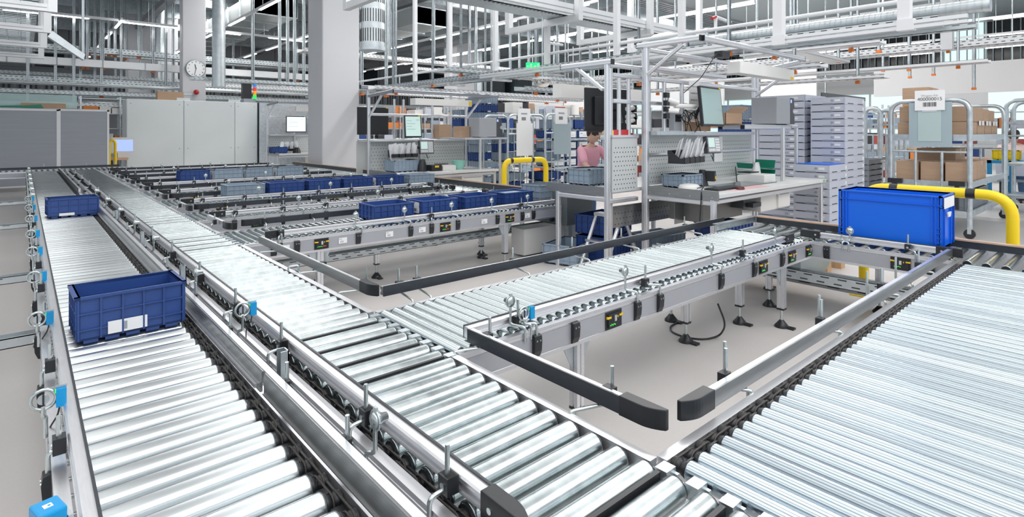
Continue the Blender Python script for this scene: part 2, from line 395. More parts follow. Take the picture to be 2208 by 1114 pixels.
for yy in (1.23, 2.30, 3.05, 4.2, 5.0, 5.9, 6.9, 8.0):
    reflector(c2, yy, .535, -1, .01, .64) if yy < 2 or yy > 2.9 else sensor(c2, yy, .535, -1, .01, .64, -.02, -PI / 2)
b = MB()
for yy in (1.82, 3.3, 4.6, 6.0):
    b = MB(); b.box(yy - .02, .52, .45, yy + .02, .524, .625, ZINC); b.box(yy - .02, .52, .45, yy - .016, .545, .625, ZINC); b.box(yy + .016, .52, .45, yy + .02, .545, .625, ZINC)
    ob('upright_bracket', b, c2)
b = MB()
for k in range(70): b.box(.9 + k * .045, .5155, .475, .906 + k * .045, .5165, .505, HOLE)
ob('slot_row', b, c2, kind='stuff')
for yy in (1.2, 3.0, 5.2, 7.6, 9.7, 12): leg(c2, yy, .04); leg(c2, yy, .47)
# right hand fences between the lanes (world x 1.235)
GR = 1.155 - 1.235
g = guide(c2, .93, 1.655, GR, 1, strip=False, cap0=1); b = MB(); b.box(.93, GR, .546, 1.655, GR + .006, .594, BLKS); ob('wear_strip', b, g)
for yy in (1.58, 1.02): clip_rod(c2, yy + .05, .01, 1, -.125, -.05, .645, clip=False, clamp=False, zl=.538); ob('rod_clamp', CLAMP, c2, (yy, GR - .03, .571))
b = MB(); b.prism([(GR, .546), (GR, .594), (GR + .006, .594), (GR + .006, .546)], 2.45, 4.08, STEEL); g = ob('guide_fence', b, c2, label='brushed steel fence on the right edge')
guide(c2, 2.50, 2.51, GR, 1, cap0=1); b = MB(); b.box(2.50, GR - .02, .552, 4.08, GR, .589, ALU); ob('guide_rail', b, g)
for yy in (2.55, 3.05, 3.75): clip_rod(c2, yy + .05, .01, 1, -.125, -.05, .645, clip=False, clamp=False, zl=.538); ob('rod_clamp', CLAMP, c2, (yy, GR - .03, .571))
s_ = sensor(c2, 3.2, .03, 1, -.05, .50)
for (a, z) in gaps[2:9]:
    guide(c2, a + .12, z - .05, GR + .02, 1, strip=False, cap0=1)
    clip_rod(c2, a + .3, 0, 1, -.03, .02, .64, clip=True)
# ---- lane 0 (right foreground)
l0 = lane_x('wide bright roller conveyor filling the right foreground', 1.16, 4.26, .10, .69, rm=ROLL, rx0=1.19, rx1=1.2)
for ch in [c for c in l0.children if c.name.startswith('roller')]: bpy.data.objects.remove(ch)
rollers(l0, 1.19, 4.22, .034, .62, .0552, ROLLC, belt=1)
guide(l0, 1.43, 4.42, .71, -1, strip=False, cap0=1); b = MB(); b.box(1.43, .704, .546, 4.42, .71, .594, STEEL); ob('wear_strip', b, l0, label='polished steel strip')
for xx in (1.60, 2.35, 3.1, 3.75): clip_rod(l0, xx + .06, .685, -1, -.06, -.05, .66, clip=False, clamp=False, zl=.538); ob('rod_clamp', CLAMP, l0, (xx, .75, .571))
for xx in (1.66, 2.42, 3.0, 3.45): clip_rod(l0, xx, .70, -1, -.075, .0, .66, clip=False, clamp=False, zl=.538)
for xx in (2.0, 3.9): leg(l0, xx, .64)
# ---- lane 1
y1 = 1.61
l1 = lane_x('roller conveyor in the middle foreground with grey side panel and inset silver guide', 1.16, 4.26, y1, .63, rx0=1.19)
guide(l1, 1.245, 4.02, .085, 1, cap1=1)
for u in (1155, 1238, 1372, 1421, 1553, 1625, 1685):
    x = xat(u, y1); ob('frame_clip', CLIP, l1, (x, 0, 0))
for u in (1155, 1421, 1625): x = xat(u, y1); clip_rod(l1, x, 0, 1, .045, -.06, .655, clip=False); 
for u in (1372, 1555, 1690): reflector(l1, xat(u, y1), 0, 1, .05)
sensor(l1, xat(1165, y1) - .05, 0, 1, .02, .60); reflector(l1, xat(1130, y1), 0, 1, .055)
for u in (1322, 1645, 1707, 1744):
    x = xat(u, y1); o = ob('control_module', MODP, l1, (x, 0, 0)); ob('green_led', MODG, o)
guide(l1, 1.27, 4.45, .76, -1, cap0=0)
for xx in (1.36, 1.46, 2.1, 2.6, 3.1, 3.9): clip_rod(l1, xx, .635, -1, -.165, .02, .65, clip=False, clamp=False, zl=.538); ob('rod_clamp', CLAMP, l1, (xx + .02, .80, .571))
leg(l1, xat(1240, y1 + .04), .03, brace=1); leg(l1, xat(1482, y1 + .3), .31); leg(l1, xat(1682, y1 + .04), .03, brace=1); leg(l1, xat(1607, 1.82), .25); leg(l1, 3.4, .59)
# ---- lane 2 (bins, numbered labels)
y2 = 4.15
l2 = lane_x('roller conveyor with numbered labels carrying four navy bins', 1.16, 4.34, y2, .62, rx0=1.19)
guide(l2, 1.42, 4.3, .085, 1, cap0=1)
for u in (590, 640, 772, 885, 930, 986.6, 1072, 1125.5, 1149.5): ob('frame_clip', CLIP, l2, (xat(u, y2), 0, 0))
for u, s in ((614, '150'), (739, '151'), (839.5, '152'), (910, '153'), (1044, '154'), (1137, '155')): sticker(l2, xat(u, y2), -.003, s)
for u in (693, 960, 1099):
    o = ob('control_module', MODP, l2, (xat(u, y2), 0, 0)); ob('green_led', MODG, o); ob('red_led', MODR, o)
for u in (885, 986, 1072, 1149, 780): reflector(l2, xat(u, y2), 0, 1, .055)
for u in (600, 930, 1125): clip_rod(l2, xat(u, y2), 0, 1, .045, .03, .65, clip=False)
guide(l2, 1.45, 4.1, .735, -1, cap0=1)
for xx in (1.5, 1.9, 2.4, 3.0, 3.6): clip_rod(l2, xx, .62, -1, -.10, .02, .645)
leg(l2, xat(692, y2), .03, brace=1); leg(l2, xat(1093, y2), .03, brace=1); leg(l2, 1.9, .58); leg(l2, 3.7, .58)
# ---- lanes further back
NAMES = ['third', 'fourth', 'fifth', 'sixth', 'seventh', 'eighth', 'ninth']
HINT = ['empty lane behind the four navy bins', 'lane before the middle workstation carrying a row of bins', 'lane behind the middle row of bins', 'lane with one navy and several grey bins in the far rows', 'narrow far lane of the conveyor field, third from the back', 'narrow far lane, second from the back', 'rearmost lane of the conveyor field, below the white cabinet']
for i, (yy, W) in enumerate(LN[3:]):
    t = lane_x('roller conveyor, ' + HINT[i], 1.16, 4.30, yy, W, rp=.0552 if i < 2 else .08, rx0=1.19)
    guide(t, 1.36, 4.3, .085, 1, cap0=1); guide(t, 1.38, 4.3, W + .10, -1, cap0=1)
    for k in range(7):
        xx = 1.45 + k * .43; clip_rod(t, xx, 0, 1, .045, .02, .65)
        if k % 2: reflector(t, xx + .2, 0, 1, .055, .66)
        clip_rod(t, xx + .1, W, -1, -.07, .02, .645)
        if k % 3 == 0: o = ob('control_module', MODP, t, (xx + .2, 0, 0)); ob('green_led', MODG, o)
    for xx in (1.7, 3.6): leg(t, xx, .03)
# ---- C6 cross conveyor at the right end of lanes 0 and 1
c6 = hold('cross conveyor at right end, carrying the big bright blue bin', 4.80)
frame_part(c6, .79, 1.61, .54, -1); frame_part(c6, -.6, 2.25, -.005, 1)
rollers(c6, -.25, 2.2, .035, .505, .089, ROLL)
guide(c6, .86, 1.60, .445, -1, cap1=1, cap0=1)
b = MB(); b.box(.86, .40, .548, 1.6, .405, .552, STEEL)
b = MB(); b.box(-.7, .0, .53, 2.25, .012, .585, BLKS); o = ob('wear_strip', b, c6); b = MB(); b.prism([(-.004, .578), (.014, .578), (.014, .588), (.01, .592), (0, .592), (-.004, .588)], -.7, 2.25, WOOD); ob('top_rail', b, c6, label='pinkish wooden top rail')
b = MB(); b.box(2.25, .02, .535, 2.27, .68, .585, ZINC); b.box(2.24, .02, .582, 2.29, .68, .587, ZINC); ob('end_channel', b, c6)
for v in (1.50,): ob('frame_clip', CLIP, c6, (v, .54, 0), PI)
clip_rod(c6, 1.36, .54, -1, .05, .06, .60, clip=False, clamp=False); reflector(c6, 1.40, .54, -1, .06, .63); clip_rod(c6, .98, .54, -1, .045, .05, .655, clip=False)
o = ob('control_module', MODP, c6, (1.06, .54, 0), PI); ob('green_led', MODG, o)
ob('frame_clip', CLIP, c6, (.90, .54, 0), PI)
for yy in (1.30, 2.1): leg(c6, yy, .10)
b = MB()
for z in (.20, ): b.box(.6, -.0, z, 2.3, .30, z + .006, STEEL); b.box(.6, .30, z - .05, 2.3, .304, z + .006, STEEL)
for k in range(8): b.box(.7 + k * .2, .3035, z - .035, .78 + k * .2, .3055, z - .012, HOLE)
ob('lower_shelf', b, c6)
# ---- C7 second cross conveyor behind lane 3 on (world x 4.3..4.8)
for c0, c1_, lab in ((8.65, 13.4, 'cross conveyor at the right end of the farthest lanes'), (5.0, 7.45, 'cross conveyor with pinkish rail before the middle workstation')):
    c7 = hold(lab, 4.82); frame_part(c7, c0, c1_, -.005, 1); rollers(c7, c0 + .1, c1_ - .1, .035, .505, .12, ROLL)
    b = MB(); b.box(c0, .0, .53, c1_, .012, .60, BLKS); ob('wear_strip', b, c7); b = MB(); b.box(c0, -.004, .60, c1_, .014, .615, WOOD); ob('top_rail', b, c7, label='pinkish wooden top rail')
    leg(c7, c0 + .2, .1); leg(c7, c1_ - .3, .1)
for a, z in ((5.0, 5.5), (6.13, 6.75)):
    guide(c7, a + .08, z - .08, .46, -1, cap0=1, cap1=1); frame_part(c7, a, z, .54, -1)
    clip_rod(c7, (a + z) / 2, .54, -1, .05, .03, .65)
# ---- back cross conveyor
cb = thing('roller_conveyor', 'rear cross conveyor under the grey screens with black guide strip', 'conveyor', (0, 14.45, 0))
frame_part(cb, -2.6, 1.9, .6, -1); frame_part(cb, -2.6, .04, 0, 1); rollers(cb, -2.5, 1.85, .034, .56, .09, ROLL)
guide(cb, -2.6, 1.6, .50, -1)
for xx in (-2.0, -1.2, -.4, .3, 1.0, 1.5): clip_rod(cb, xx, .6, -1, .06, .02, .65); leg(cb, xx, .04, foot=False)
for xx in (-.6, -1.4): sensor(cb, xx, .55, -1, .0, .64)

t = ob('light_sensor', MB().box(-.028, -.022, -.03, .028, .022, .03, SBLU), c1, (1.355, .56 - .035, .592), .25, bev=.004, label='large blue light sensor nearest to the camera')
ob('white_mark', MB().box(-.008, -.006, .03, .006, .008, .0308, WHT).box(-.004, -.003, .0308, .001, .001, .0311, SBLU), t)
ob('sensor_bracket', MB().box(-.03, -.03, -.06, .03, -.022, .01, ZINC), t)
# ================================================================ building shell
FLR = bpy.data.materials.new('polished_floor'); FLR.use_nodes = True
nt = FLR.node_tree; N = nt.nodes; Lk = nt.links; b_ = N['Principled BSDF']
tc = N.new('ShaderNodeTexCoord'); n1 = N.new('ShaderNodeTexNoise'); n1.inputs['Scale'].default_value = .5; n1.inputs['Detail'].default_value = 5
n2 = N.new('ShaderNodeTexNoise'); n2.inputs['Scale'].default_value = 120; Lk.new(tc.outputs['Object'], n1.inputs[0]); Lk.new(tc.outputs['Object'], n2.inputs[0])
cr = N.new('ShaderNodeValToRGB'); cr.color_ramp.elements[0].position = .3; cr.color_ramp.elements[0].color = (.58, .555, .54, 1); cr.color_ramp.elements[1].position = .7; cr.color_ramp.elements[1].color = (.66, .635, .62, 1)
Lk.new(n1.outputs['Fac'], cr.inputs[0]); mx = N.new('ShaderNodeMix'); mx.data_type = 'RGBA'; mx.blend_type = 'OVERLAY'; mx.inputs[0].default_value = .12
Lk.new(cr.outputs[0], mx.inputs[6]); Lk.new(n2.outputs['Color'], mx.inputs[7]); Lk.new(mx.outputs[2], b_.inputs['Base Color'])
b_.inputs['Roughness'].default_value = .38
ob('floor', MB().box(-14, -8, -.1, 34, 34, 0, FLR), kind='structure')
CEIL = mat('ceiling_sheet', (0.42, 0.44, 0.46), 0.42, 0.5)
WALLG = mat('upper_wall_grey', (0.24, 0.25, 0.27), 0.7)
WALLW = mat('wall_white', (0.80, 0.80, 0.80), 0.7)
DARK = mat('dark_glazing', (0.02, 0.025, 0.03), 0.12)
FIN = mat('glazing_fin', (0.34, 0.40, 0.42), 0.4, 0.5)
DGLZ = mat('pale_glazing', (0.55, 0.68, 0.68), 0.2, emit=(0.75, 0.95, 0.95), es=0.75)
TUBE = mat('light_tube', (1, 1, 1), 0.5, emit=(1, 0.99, 0.98), es=14)
WPAINT = mat('white_paint', (0.76, 0.77, 0.79), 0.4)
HZ = 6.0
b = MB(); b.box(-14, -8, HZ + .2, 34, 34, HZ + .35, CEIL); ce = ob('ceiling', b, kind='structure')
b = MB()
for k in range(120):
    yy = 12 + k * .18; b.box(-6, yy, HZ + .12, 33, yy + .09, HZ + .2, CEIL)
ob('corrugated_sheet', b, ce, kind='stuff')
for k in range(7):
    yy = 13 + k * 2.9; ob('roof_beam', MB().box(-6, yy, HZ - .35, 33, yy + .12, HZ + .12, ZINC), ce)
for k in range(4):
    xx = 3.4 + k * 6.0; ob('roof_beam', MB().box(xx, 12, HZ - .55, xx + .22, 33, HZ - .35, WALLG), ce)
# back wall (facing -y) at y 32, right wall (facing -x) at x 32
bw = ob('wall_back', MB().box(-8, 32, 0, 33, 32.3, 1.0, WALLG).box(-8, 32.02, 1.0, 33, 32.3, HZ + .3, WALLG), kind='structure')
for i in range(26):
    x0 = -1.0 + i * 1.28
    ob('wall_panel', MB().box(x0, 31.97, 4.1 if i % 4 != 3 else 4.9, x0 + 1.25, 32.02, HZ + .1, WALLG), bw)
    if i % 3 == 1 or i in (6, 11, 17): ob('dark_opening', MB().box(x0 + .1, 31.94, 4.15, x0 + 1.1, 31.969, 5.2, DARK), bw)
b = MB(); b.box(-2, 30.9, 3.60, 30, 31.0, 3.68, WPAINT); b.box(-2, 30.8, 2.75, 30, 31.9, 2.95, WPAINT); gl = thing('mezzanine_gallery', 'dark balustrade gallery of vertical bars across the far back wall', 'gallery', (0, 0, 0))
ob('gallery_deck', b, gl)
b = MB()
for k in range(180): b.box(-2 + k * .17, 30.92, 2.95, -2 + k * .17 + .07, 30.95, 3.60, BLK if k % 5 else WALLG)
ob('railing_bar', b, gl, kind='stuff')
b = MB(); b.box(-2, 30.96, 2.96, 30, 30.99, 3.58, WALLG); ob('infill_panel', b, gl)
# right wall
wr = ob('wall_right', MB().box(32, -2, 0, 32.3, 32, .9, WALLW).box(32, -2, 3.2, 32.3, 32, 4.3, WALLW).box(32.1, -2, .9, 32.3, 32, 6.3, WALLW), kind='structure')
for k in range(22):
    y0 = -1.2 + k * 1.5
    ob('window_pane', MB().box(32.04, y0, 1.0, 32.08, y0 + 1.42, 3.15, DGLZ), wr)
    ob('dark_pane', MB().box(32.02, y0 + .02, 4.35, 32.07, y0 + 1.44, 6.15, DARK if k % 5 != 4 else DGLZ), wr)
    ob('window_mullion', MB().box(31.96, y0 + 1.42, .95, 32.04, y0 + 1.5, 3.2, WPAINT), wr)
b = MB()
for k in range(110): b.box(31.90, -1.2 + k * .3, 4.35, 31.96, -1.2 + k * .3 + .04, 6.15, FIN)
ob('glazing_fin', b, wr, kind='stuff')
b = MB(); b.box(31.8, -2, 4.25, 32, 32, 4.35, ZINC); ob('sill_channel', b, wr)
# ---------------------------------------------------------------- columns
def column(x0, x1, y0, y1, label, z1=6.3):
    b = MB(); c = .02
    b.prism([(x0 + c, y0), (x1 - c, y0), (x1, y0 + c), (x1, y1 - c), (x1 - c, y1), (x0 + c, y1), (x0, y1 - c), (x0, y0 + c)], 0, z1, COLP, 'z')
    return ob('column', b, None, label=label, cat='column')
k1 = .4129; column(k1 * 12, .4858 * 12, 12, 12.83, 'large pale grey square column right of the white cabinet')
column(.1878 * 19, .2211 * 19, 19, 19.4, 'pale column behind the white cabinet carrying a round clock')
for lab, u0, u1, yy in (('far column left of the perforated air duct behind the gantry', 985, 1024, 22), ('far grey column behind the tall workstation frame', 1442, 1480, 17), ('far column behind the blue bin stack at top right', 1560, 1592, 19), ('slim far column behind the hangers at top left', 276, 326, 27), ('far column at the top left beside the wide hanger group', 340, 384, 26), ('far pale column above the tray stacks', 1740, 1796, 14), ('far column right of the mirror dome', 1240, 1262, 24), ('far column above the cardboard cart', 1862, 1880, 16)):
    x0, x1 = xat(u0, yy), xat(u1, yy); column(x0, x1, yy, yy + (x1 - x0), lab)
# clock
t = thing('wall_clock', 'round white clock with black hands on the pale column', 'clock', Yp(422, 148, 18.97))
RX = Matrix.Rotation(PI / 2, 4, 'X')
ob('case', MB().lathe([(.27, 0), (.275, .03), (.255, .045), (.25, .03)], ALUD, 28, RX), t)
ob('dial', MB().lathe([(.252, .028), (.252, .034)], WHT, 28, RX), t)
b = MB()
for k in range(12):
    a = k * PI / 6; b.box(-.008, -.040, .19, .008, -.036, .225, TXT, Matrix.Rotation(a, 4, 'Y'))
ob('hour_mark', b, t, kind='stuff')
ob('hour_hand', MB().box(-.009, -.048, -.02, .009, -.042, .13, TXT), t, rot=(0, -.22, 0)); ob('minute_hand', MB().box(-.006, -.052, -.03, .006, -.046, .2, TXT), t, rot=(0, PI + .2, 0))
# alarm lamp
REDL = mat('red_lamp', (0.5, 0.01, 0.015), 0.25, coat=.5)
t = thing('alarm_lamp', 'red dome alarm lamp on the pale column under the clock', 'alarm lamp', Yp(422, 199, 18.97))
ob('base', MB().lathe([(.06, 0), (.06, .05), (.05, .06)], WHT, 16, RX), t); ob('dome', MB().lathe([(.075, .05), (.08, .08), (.06, .13), (.02, .15)], REDL, 18, RX), t)
ob('conduit', MB().tube(rot_path([(-.02, -.03, -.06), (-.3, -.03, -.08), (-.45, -.03, -.08)], .04), .014, ZINC, 8), t)
# ---------------------------------------------------------------- light lines
def light_line(axis, c, a0, a1, z, label, step=2.05, lit=1.25, first=0):
    t = thing('light_line', label, 'ceiling light', (0, 0, 0)); b = MB()
    if axis == 'y': b.box(c - .03, a0, z + .02, c + .03, a1, z + .09, WPAINT)
    else: b.box(a0, c - .03, z + .02, a1, c + .03, z + .09, WPAINT)
    ob('rail', b, t); p = a0 + first
    while p < a1:
        e = min(p + lit, a1); b = MB()
        if axis == 'y': b.box(c - .028, p, z - .005, c + .028, e, z + .02, TUBE)
        else: b.box(p, c - .028, z - .005, e, c + .028, z + .02, TUBE)
        ob('light_tube', b, t); p += step
    for k in range(3):
        q = a0 + (a1 - a0) * (k + .5) / 3; b = MB(); xy = (c, q) if axis == 'y' else (q, c)
        b.cyl((xy[0], xy[1], z + .09), (xy[0], xy[1], HZ + .2), .008, ZROD, 6); ob('hanger_wire', b, t)
light_line('y', 2.14, 19.5, 30, 4.5, 'line of tube lights running back between the clock column and top left hangers', 2.6, 1.5)
light_line('y', 4.68, 13.0, 26, 4.5, 'line of tube lights just right of the spiral duct', 2.9, 1.5, .9)
light_line('y', 7.20, 15.5, 28.5, 4.5, 'line of tube lights ending behind the big grey column', 2.9, 1.6)
light_line('y', 10.7, 9.0, 24, 4.5, 'long line of tube lights right of the perforated duct', 2.75, 1.7, .3)
light_line('y', 13.7, 6.5, 28, 4.5, 'second line of tube lights, behind the mirror dome', 3.0, 1.9)
light_line('x', 19.8, -1, 3.6, 4.5, 'cross line of tube lights at the top left', 2.6, 1.8, .6)
light_line('x', 19.8, 4.1, 8.2, 4.5, 'cross line of tube lights between the two nearer columns', 2.2, 1.3)
for k, xx in enumerate((17.2, 20.5, 24.0, 27.4)):
    light_line('y', xx, .8, 16, 4.45, ['first', 'second', 'third', 'fourth'][k] + ' of the thin light lines at the right, counted from the top', 3.1, 1.5, .6 * k)
# ================================================================ overhead steelwork
ORC = mat('orange_cap', (0.85, 0.22, 0.03), 0.5)
PERF = mat('perforated_tray', (0.62, 0.67, 0.69), 0.38, 0.8, noise=0.10, nscale=10)
def hanger(par, x, y, z0, z1=HZ, w=.035, perf=True, m=None, cap=True):
    b = MB(); m = m or ZINC
    b.box(x - w / 2, y - w / 2, z0, x - w / 2 + .004, y + w / 2, z1, m); b.box(x - w / 2, y + w / 2 - .004, z0, x + w / 2, y + w / 2, z1, m); b.box(x + w / 2 - .004, y - w / 2, z0, x + w / 2, y + w / 2, z1, m)
    b.box(x - w / 2, y - w / 2, z0, x - w * .22, y - w / 2 + .004, z1, m); b.box(x + w * .22, y - w / 2, z0, x + w / 2, y - w / 2 + .004, z1, m)
    o = ob('hanger', b, par)
    if cap: ob('orange_cap', MB().box(x - w * .75, y - w * .75, z0 - .03, x + w * .75, y + w * .75, z0 + .012, ORC), o)
    return o
def tray(label, axis, c, a0, a1, z, wd=.16, h=.055, hang=(), m=None, rungs=True, hz=HZ, hcap=True, cat='cable tray', slots=True):
    t = thing('cable_tray', label, cat, (0, 0, 0)); m = m or PERF
    def bx(b, p, q, z0, z1, e0, e1, mm):
        if axis == 'x': b.box(p, c + e0, z0, q, c + e1, z1, mm)
        else: b.box(c + e0, p, z0, c + e1, q, z1, mm)
    b = MB(); bx(b, a0, a1, z, z + h, -wd / 2, -wd / 2 + .004, m); bx(b, a0, a1, z, z + h, wd / 2 - .004, wd / 2, m); bx(b, a0, a1, z, z + .004, -wd / 2, wd / 2, m)
    bx(b, a0, a1, z + h - .004, z + h, -wd / 2, -wd / 2 + .014, m); ob('trough', b, t)
    if slots:
        b = MB(); n = int((a1 - a0) / .11)
        for k in range(n):
            p = a0 + k * .11; bx(b, p, p + .055, z + h * .72, z + h * .82, -wd / 2 - .0015, -wd / 2, HOLE); bx(b, p + .02, p + .06, z - .0015, z, -wd * .3, -wd * .18, HOLE)
            if h > .05: bx(b, p + .03, p + .08, z + h * .25, z + h * .35, -wd / 2 - .0015, -wd / 2, HOLE)
        ob('slot_row', b, t, kind='stuff')
    for q in hang:
        x, y = (q, c + wd / 2) if axis == 'x' else (c + wd / 2, q)
        hanger(t, x, y, z - .02, hz, .035 if y < 12 else .07, cap=hcap)
    return t
WAL = mat('pale_aluminium', (0.78, 0.79, 0.80), 0.38, 0.55)
# long bundle above the right half (x about 6)
tray('wide perforated cable tray running from the centre to the top right corner', 'y', 6.02, 1.2, 15.5, 2.24, .22, .085, (3.2, 6.4, 9.4, 12.5))
tray('lower narrow tray under the wide perforated tray at top right', 'y', 6.28, 1.0, 13.5, 2.22, .10, .05, ())
t = thing('water_pipe', 'pale insulated pipe on top of the cable tray bundle', 'pipe', (0, 0, 0)); b = MB(); b.cyl((6.02, 1.0, 2.50), (6.02, 14.8, 2.50), .022, WPAINT, 10)
ob('pipe_run', b, t)
for yy in (3.4, 5.2, 8.0, 10.5): ob('pipe_clamp', MB().cyl((6.02, yy, 2.50), (6.02, yy + .05, 2.50), .027, ALU, 10).box(6.01, yy, 2.32, 6.03, yy + .02, 2.5, ZINC), t)
t = thing('branch_pipe', 'short bent pipe with red valve rising beside the round duct', 'pipe', (0, 0, 0)); b = MB(); b.tube(rot_path([(6.1, 3.35, 2.50), (6.1, 3.35, 2.66), (6.45, 3.35, 2.64)], .04), .02, WPAINT, 8); ob('pipe_run', b, t)
ob('valve', MB().cyl((6.02, 3.35, 2.63), (6.1, 3.35, 2.66), .02, REDL, 8), t)
t = thing('branch_pipe', 'small bent pipe rising behind the exit sign', 'pipe', (0, 0, 0)); ob('pipe_run', MB().tube(rot_path([(6.1, 6.1, 2.5), (6.1, 6.1, 2.68), (6.4, 6.1, 2.68)], .04), .02, WPAINT, 8), t)
def spiral(t, pts, r, n=20, step=.07, name='duct_run'):
    b = MB(); b.tube(pts, r, PERF, n); o = ob(name, b, t)
    P = [Vector(p) for p in pts]; b = MB(); done = 0
    for i in range(len(P) - 1):
        L = (P[i + 1] - P[i]).length; d = (P[i + 1] - P[i]).normalized(); q = 0
        while q < L: b.tube([P[i] + d * q, P[i] + d * (q + .006)], r + .004, ZINC, n, False); q += step
    ob('spiral_seam', b, o, kind='stuff'); return o
t = thing('round_duct', 'horizontal spiral round duct beside the cable trays at top right', 'air duct', (0, 0, 0)); spiral(t, [(6.25, .9, 2.41), (6.25, 3.75, 2.41)], .062, 18, .05)
ob('duct_bend', MB().tube([(6.25, 3.75, 2.41), (6.28, 3.9, 2.43), (6.36, 4.05, 2.50), (6.42, 4.2, 2.55), (6.46, 4.4, 2.55), (6.48, 4.6, 2.48), (6.5, 4.7, 2.38), (6.5, 4.75, 2.1)], .085, ZINC, 18), t)
def vduct(label, u0, u1, y, zbot_v, perf=False):
    x0, x1 = xat(u0, y), xat(u1, y); r = (x1 - x0) / 2 * .92; cx_ = (x0 + x1) / 2; zb = Yp((u0 + u1) / 2, zbot_v, y)[2]
    t = thing('air_duct', label, 'air duct', (0, 0, 0)); spiral(t, [(cx_, y, zb), (cx_, y, HZ)], r, 28, .10 if not perf else .3)
    ob('collar', MB().cyl((cx_, y, zb - .01), (cx_, y, zb + .05), r + .008, ZINC, 28), t)
    if perf:
        b = MB()
        for j in range(28):
            a = 2 * PI * j / 28 + .05; cxx, cyy = cx_ + (r + .001) * math.cos(a), y + (r + .001) * math.sin(a); z = zb + .12
            while z < min(HZ, zb + 2.4): b.box(-.006, -.003, 0, .006, .003, .2, HOLE, Matrix.Translation((cxx, cyy, z)) @ Matrix.Rotation(a + PI / 2, 4, 'Z')); z += .3
        ob('slot_row', b, t, kind='stuff')
    return t
vduct('vertical spiral duct hanging right of the clock column', 456, 487, 15.5, 186)
vduct('slotted vertical air outlet duct hanging right of the big grey column', 777, 828, 8.0, 108, True)
vduct('distant vertical spiral duct beside the far column in the centre', 1024, 1040, 22, 240)
vduct('distant vertical duct behind the tall workstation frame', 1494, 1512, 16, 190)
vduct('faint far duct at the top left beside the clock column', 335, 356, 24, 130)
# trays at the left: they pass behind the clock column
t = tray('pale jointed cable channel crossing the top left behind the clock column', 'x', 20.4, -6, 8.3, 3.19, .24, .22, [xat(u, 20.52) for u in (180, 188, 222, 330, 640)], m=WAL, slots=False)
for k in range(14): ob('joint_cover', MB().box(-5.6 + k * 1.05, 20.27, 3.19, -5.57 + k * 1.05, 20.279, 3.41, ALUD), t)
tray('perforated tray above the jointed channel at the top left', 'x', 21.4, -6, 8.8, 3.72, .32, .17, [xat(u, 21.5) for u in (192, 235, 248, 300)])
tray('second perforated tray behind the jointed channel, left of the clock', 'x', 22.4, -6, 9.2, 3.75, .32, .15, [xat(u, 22.5) for u in (205, 216, 270)])
tray('lower wide tray above the grey screens at the left', 'x', 20.9, -6, 8.4, 2.72, .4, .16, [xat(u, 21) for u in (174, 205, 262)])
for i, (yy, zz, u) in enumerate(((19.9, 2.02, 60), (20.2, 2.36, 120), (23.4, 3.1, 205), (24.4, 2.6, 250))):
    tray(['lowest', 'second', 'third', 'highest'][i] + ' of the far trays seen over the grey screens', 'x', yy, -5, 9.0, zz, .3, .11, [xat(u, yy), xat(u + 100, yy), xat(u + 300, yy)])
t = thing('sloping_tray', 'sloping perforated tray coming down at the top left', 'cable tray', (0, 0, 0))
M = Matrix.Translation(Yp(103, 78, 9.9)) ; p0 = Vector(Yp(103, 78, 9.9)); p1 = Vector(Yp(180, 128, 9.9)); d = p1 - p0
b = MB(); b.prism([(p0.x, p0.z), (p1.x, p1.z), (p1.x + .02, p1.z + .07), (p0.x + .05, p0.z + .08)], 9.9, 9.905, PERF, 'y'); b.prism([(p0.x, p0.z), (p1.x, p1.z), (p1.x + .02, p1.z + .07), (p0.x + .05, p0.z + .08)], 10.05, 10.055, PERF, 'y')
b.prism([(p0.x, p0.z), (p1.x, p1.z), (p1.x, p1.z - .006), (p0.x, p0.z - .006)], 9.9, 10.05, PERF, 'y'); ob('trough', b, t); hanger(t, p1.x, 9.98, p1.z, HZ, cap=False)
# frames with wire baskets at far left
for i, yy in enumerate((9.8, 11.9, 14.1, 16.2)):
    t = thing('overhead_gantry', ['nearest', 'second', 'third', 'furthest'][i] + ' white right-angled hanging frame at the top left corner', 'hanging frame', (0, yy, 0), group='hanging frames with baskets at the top left')
    z0 = 2.93; b = MB(); b.box(-3, -.048, z0 + .002, .249, .048, z0 + .098, WAL); ob('bottom_beam', b, t); ob('upright', MB().box(.25, -.05, z0, .35, .05, HZ, WAL), t)
    b = MB(); b.box(-3, -.053, z0 + .045, .24, -.0485, z0 + .055, ALUD); ob('groove', b, t)
t = thing('wire_basket', 'wire mesh cable baskets carried by the white hanging frames', 'cable basket', (0, 0, 0)); b = MB()
for zz, xa, xb in ((3.05, -2.2, .15), (3.25, -2.2, .1)):
    for k in range(46): b.box(xa, 9.4 + k * .16, zz, xb, 9.4 + k * .16 + .006, zz + .006, ZINC)
    for k in range(14): q = xa + (xb - xa) * k / 13; b.box(q, 9.4, zz, q + .006, 16.6, zz + .006, ZINC)
ob('wire_mesh', b, t, kind='stuff')
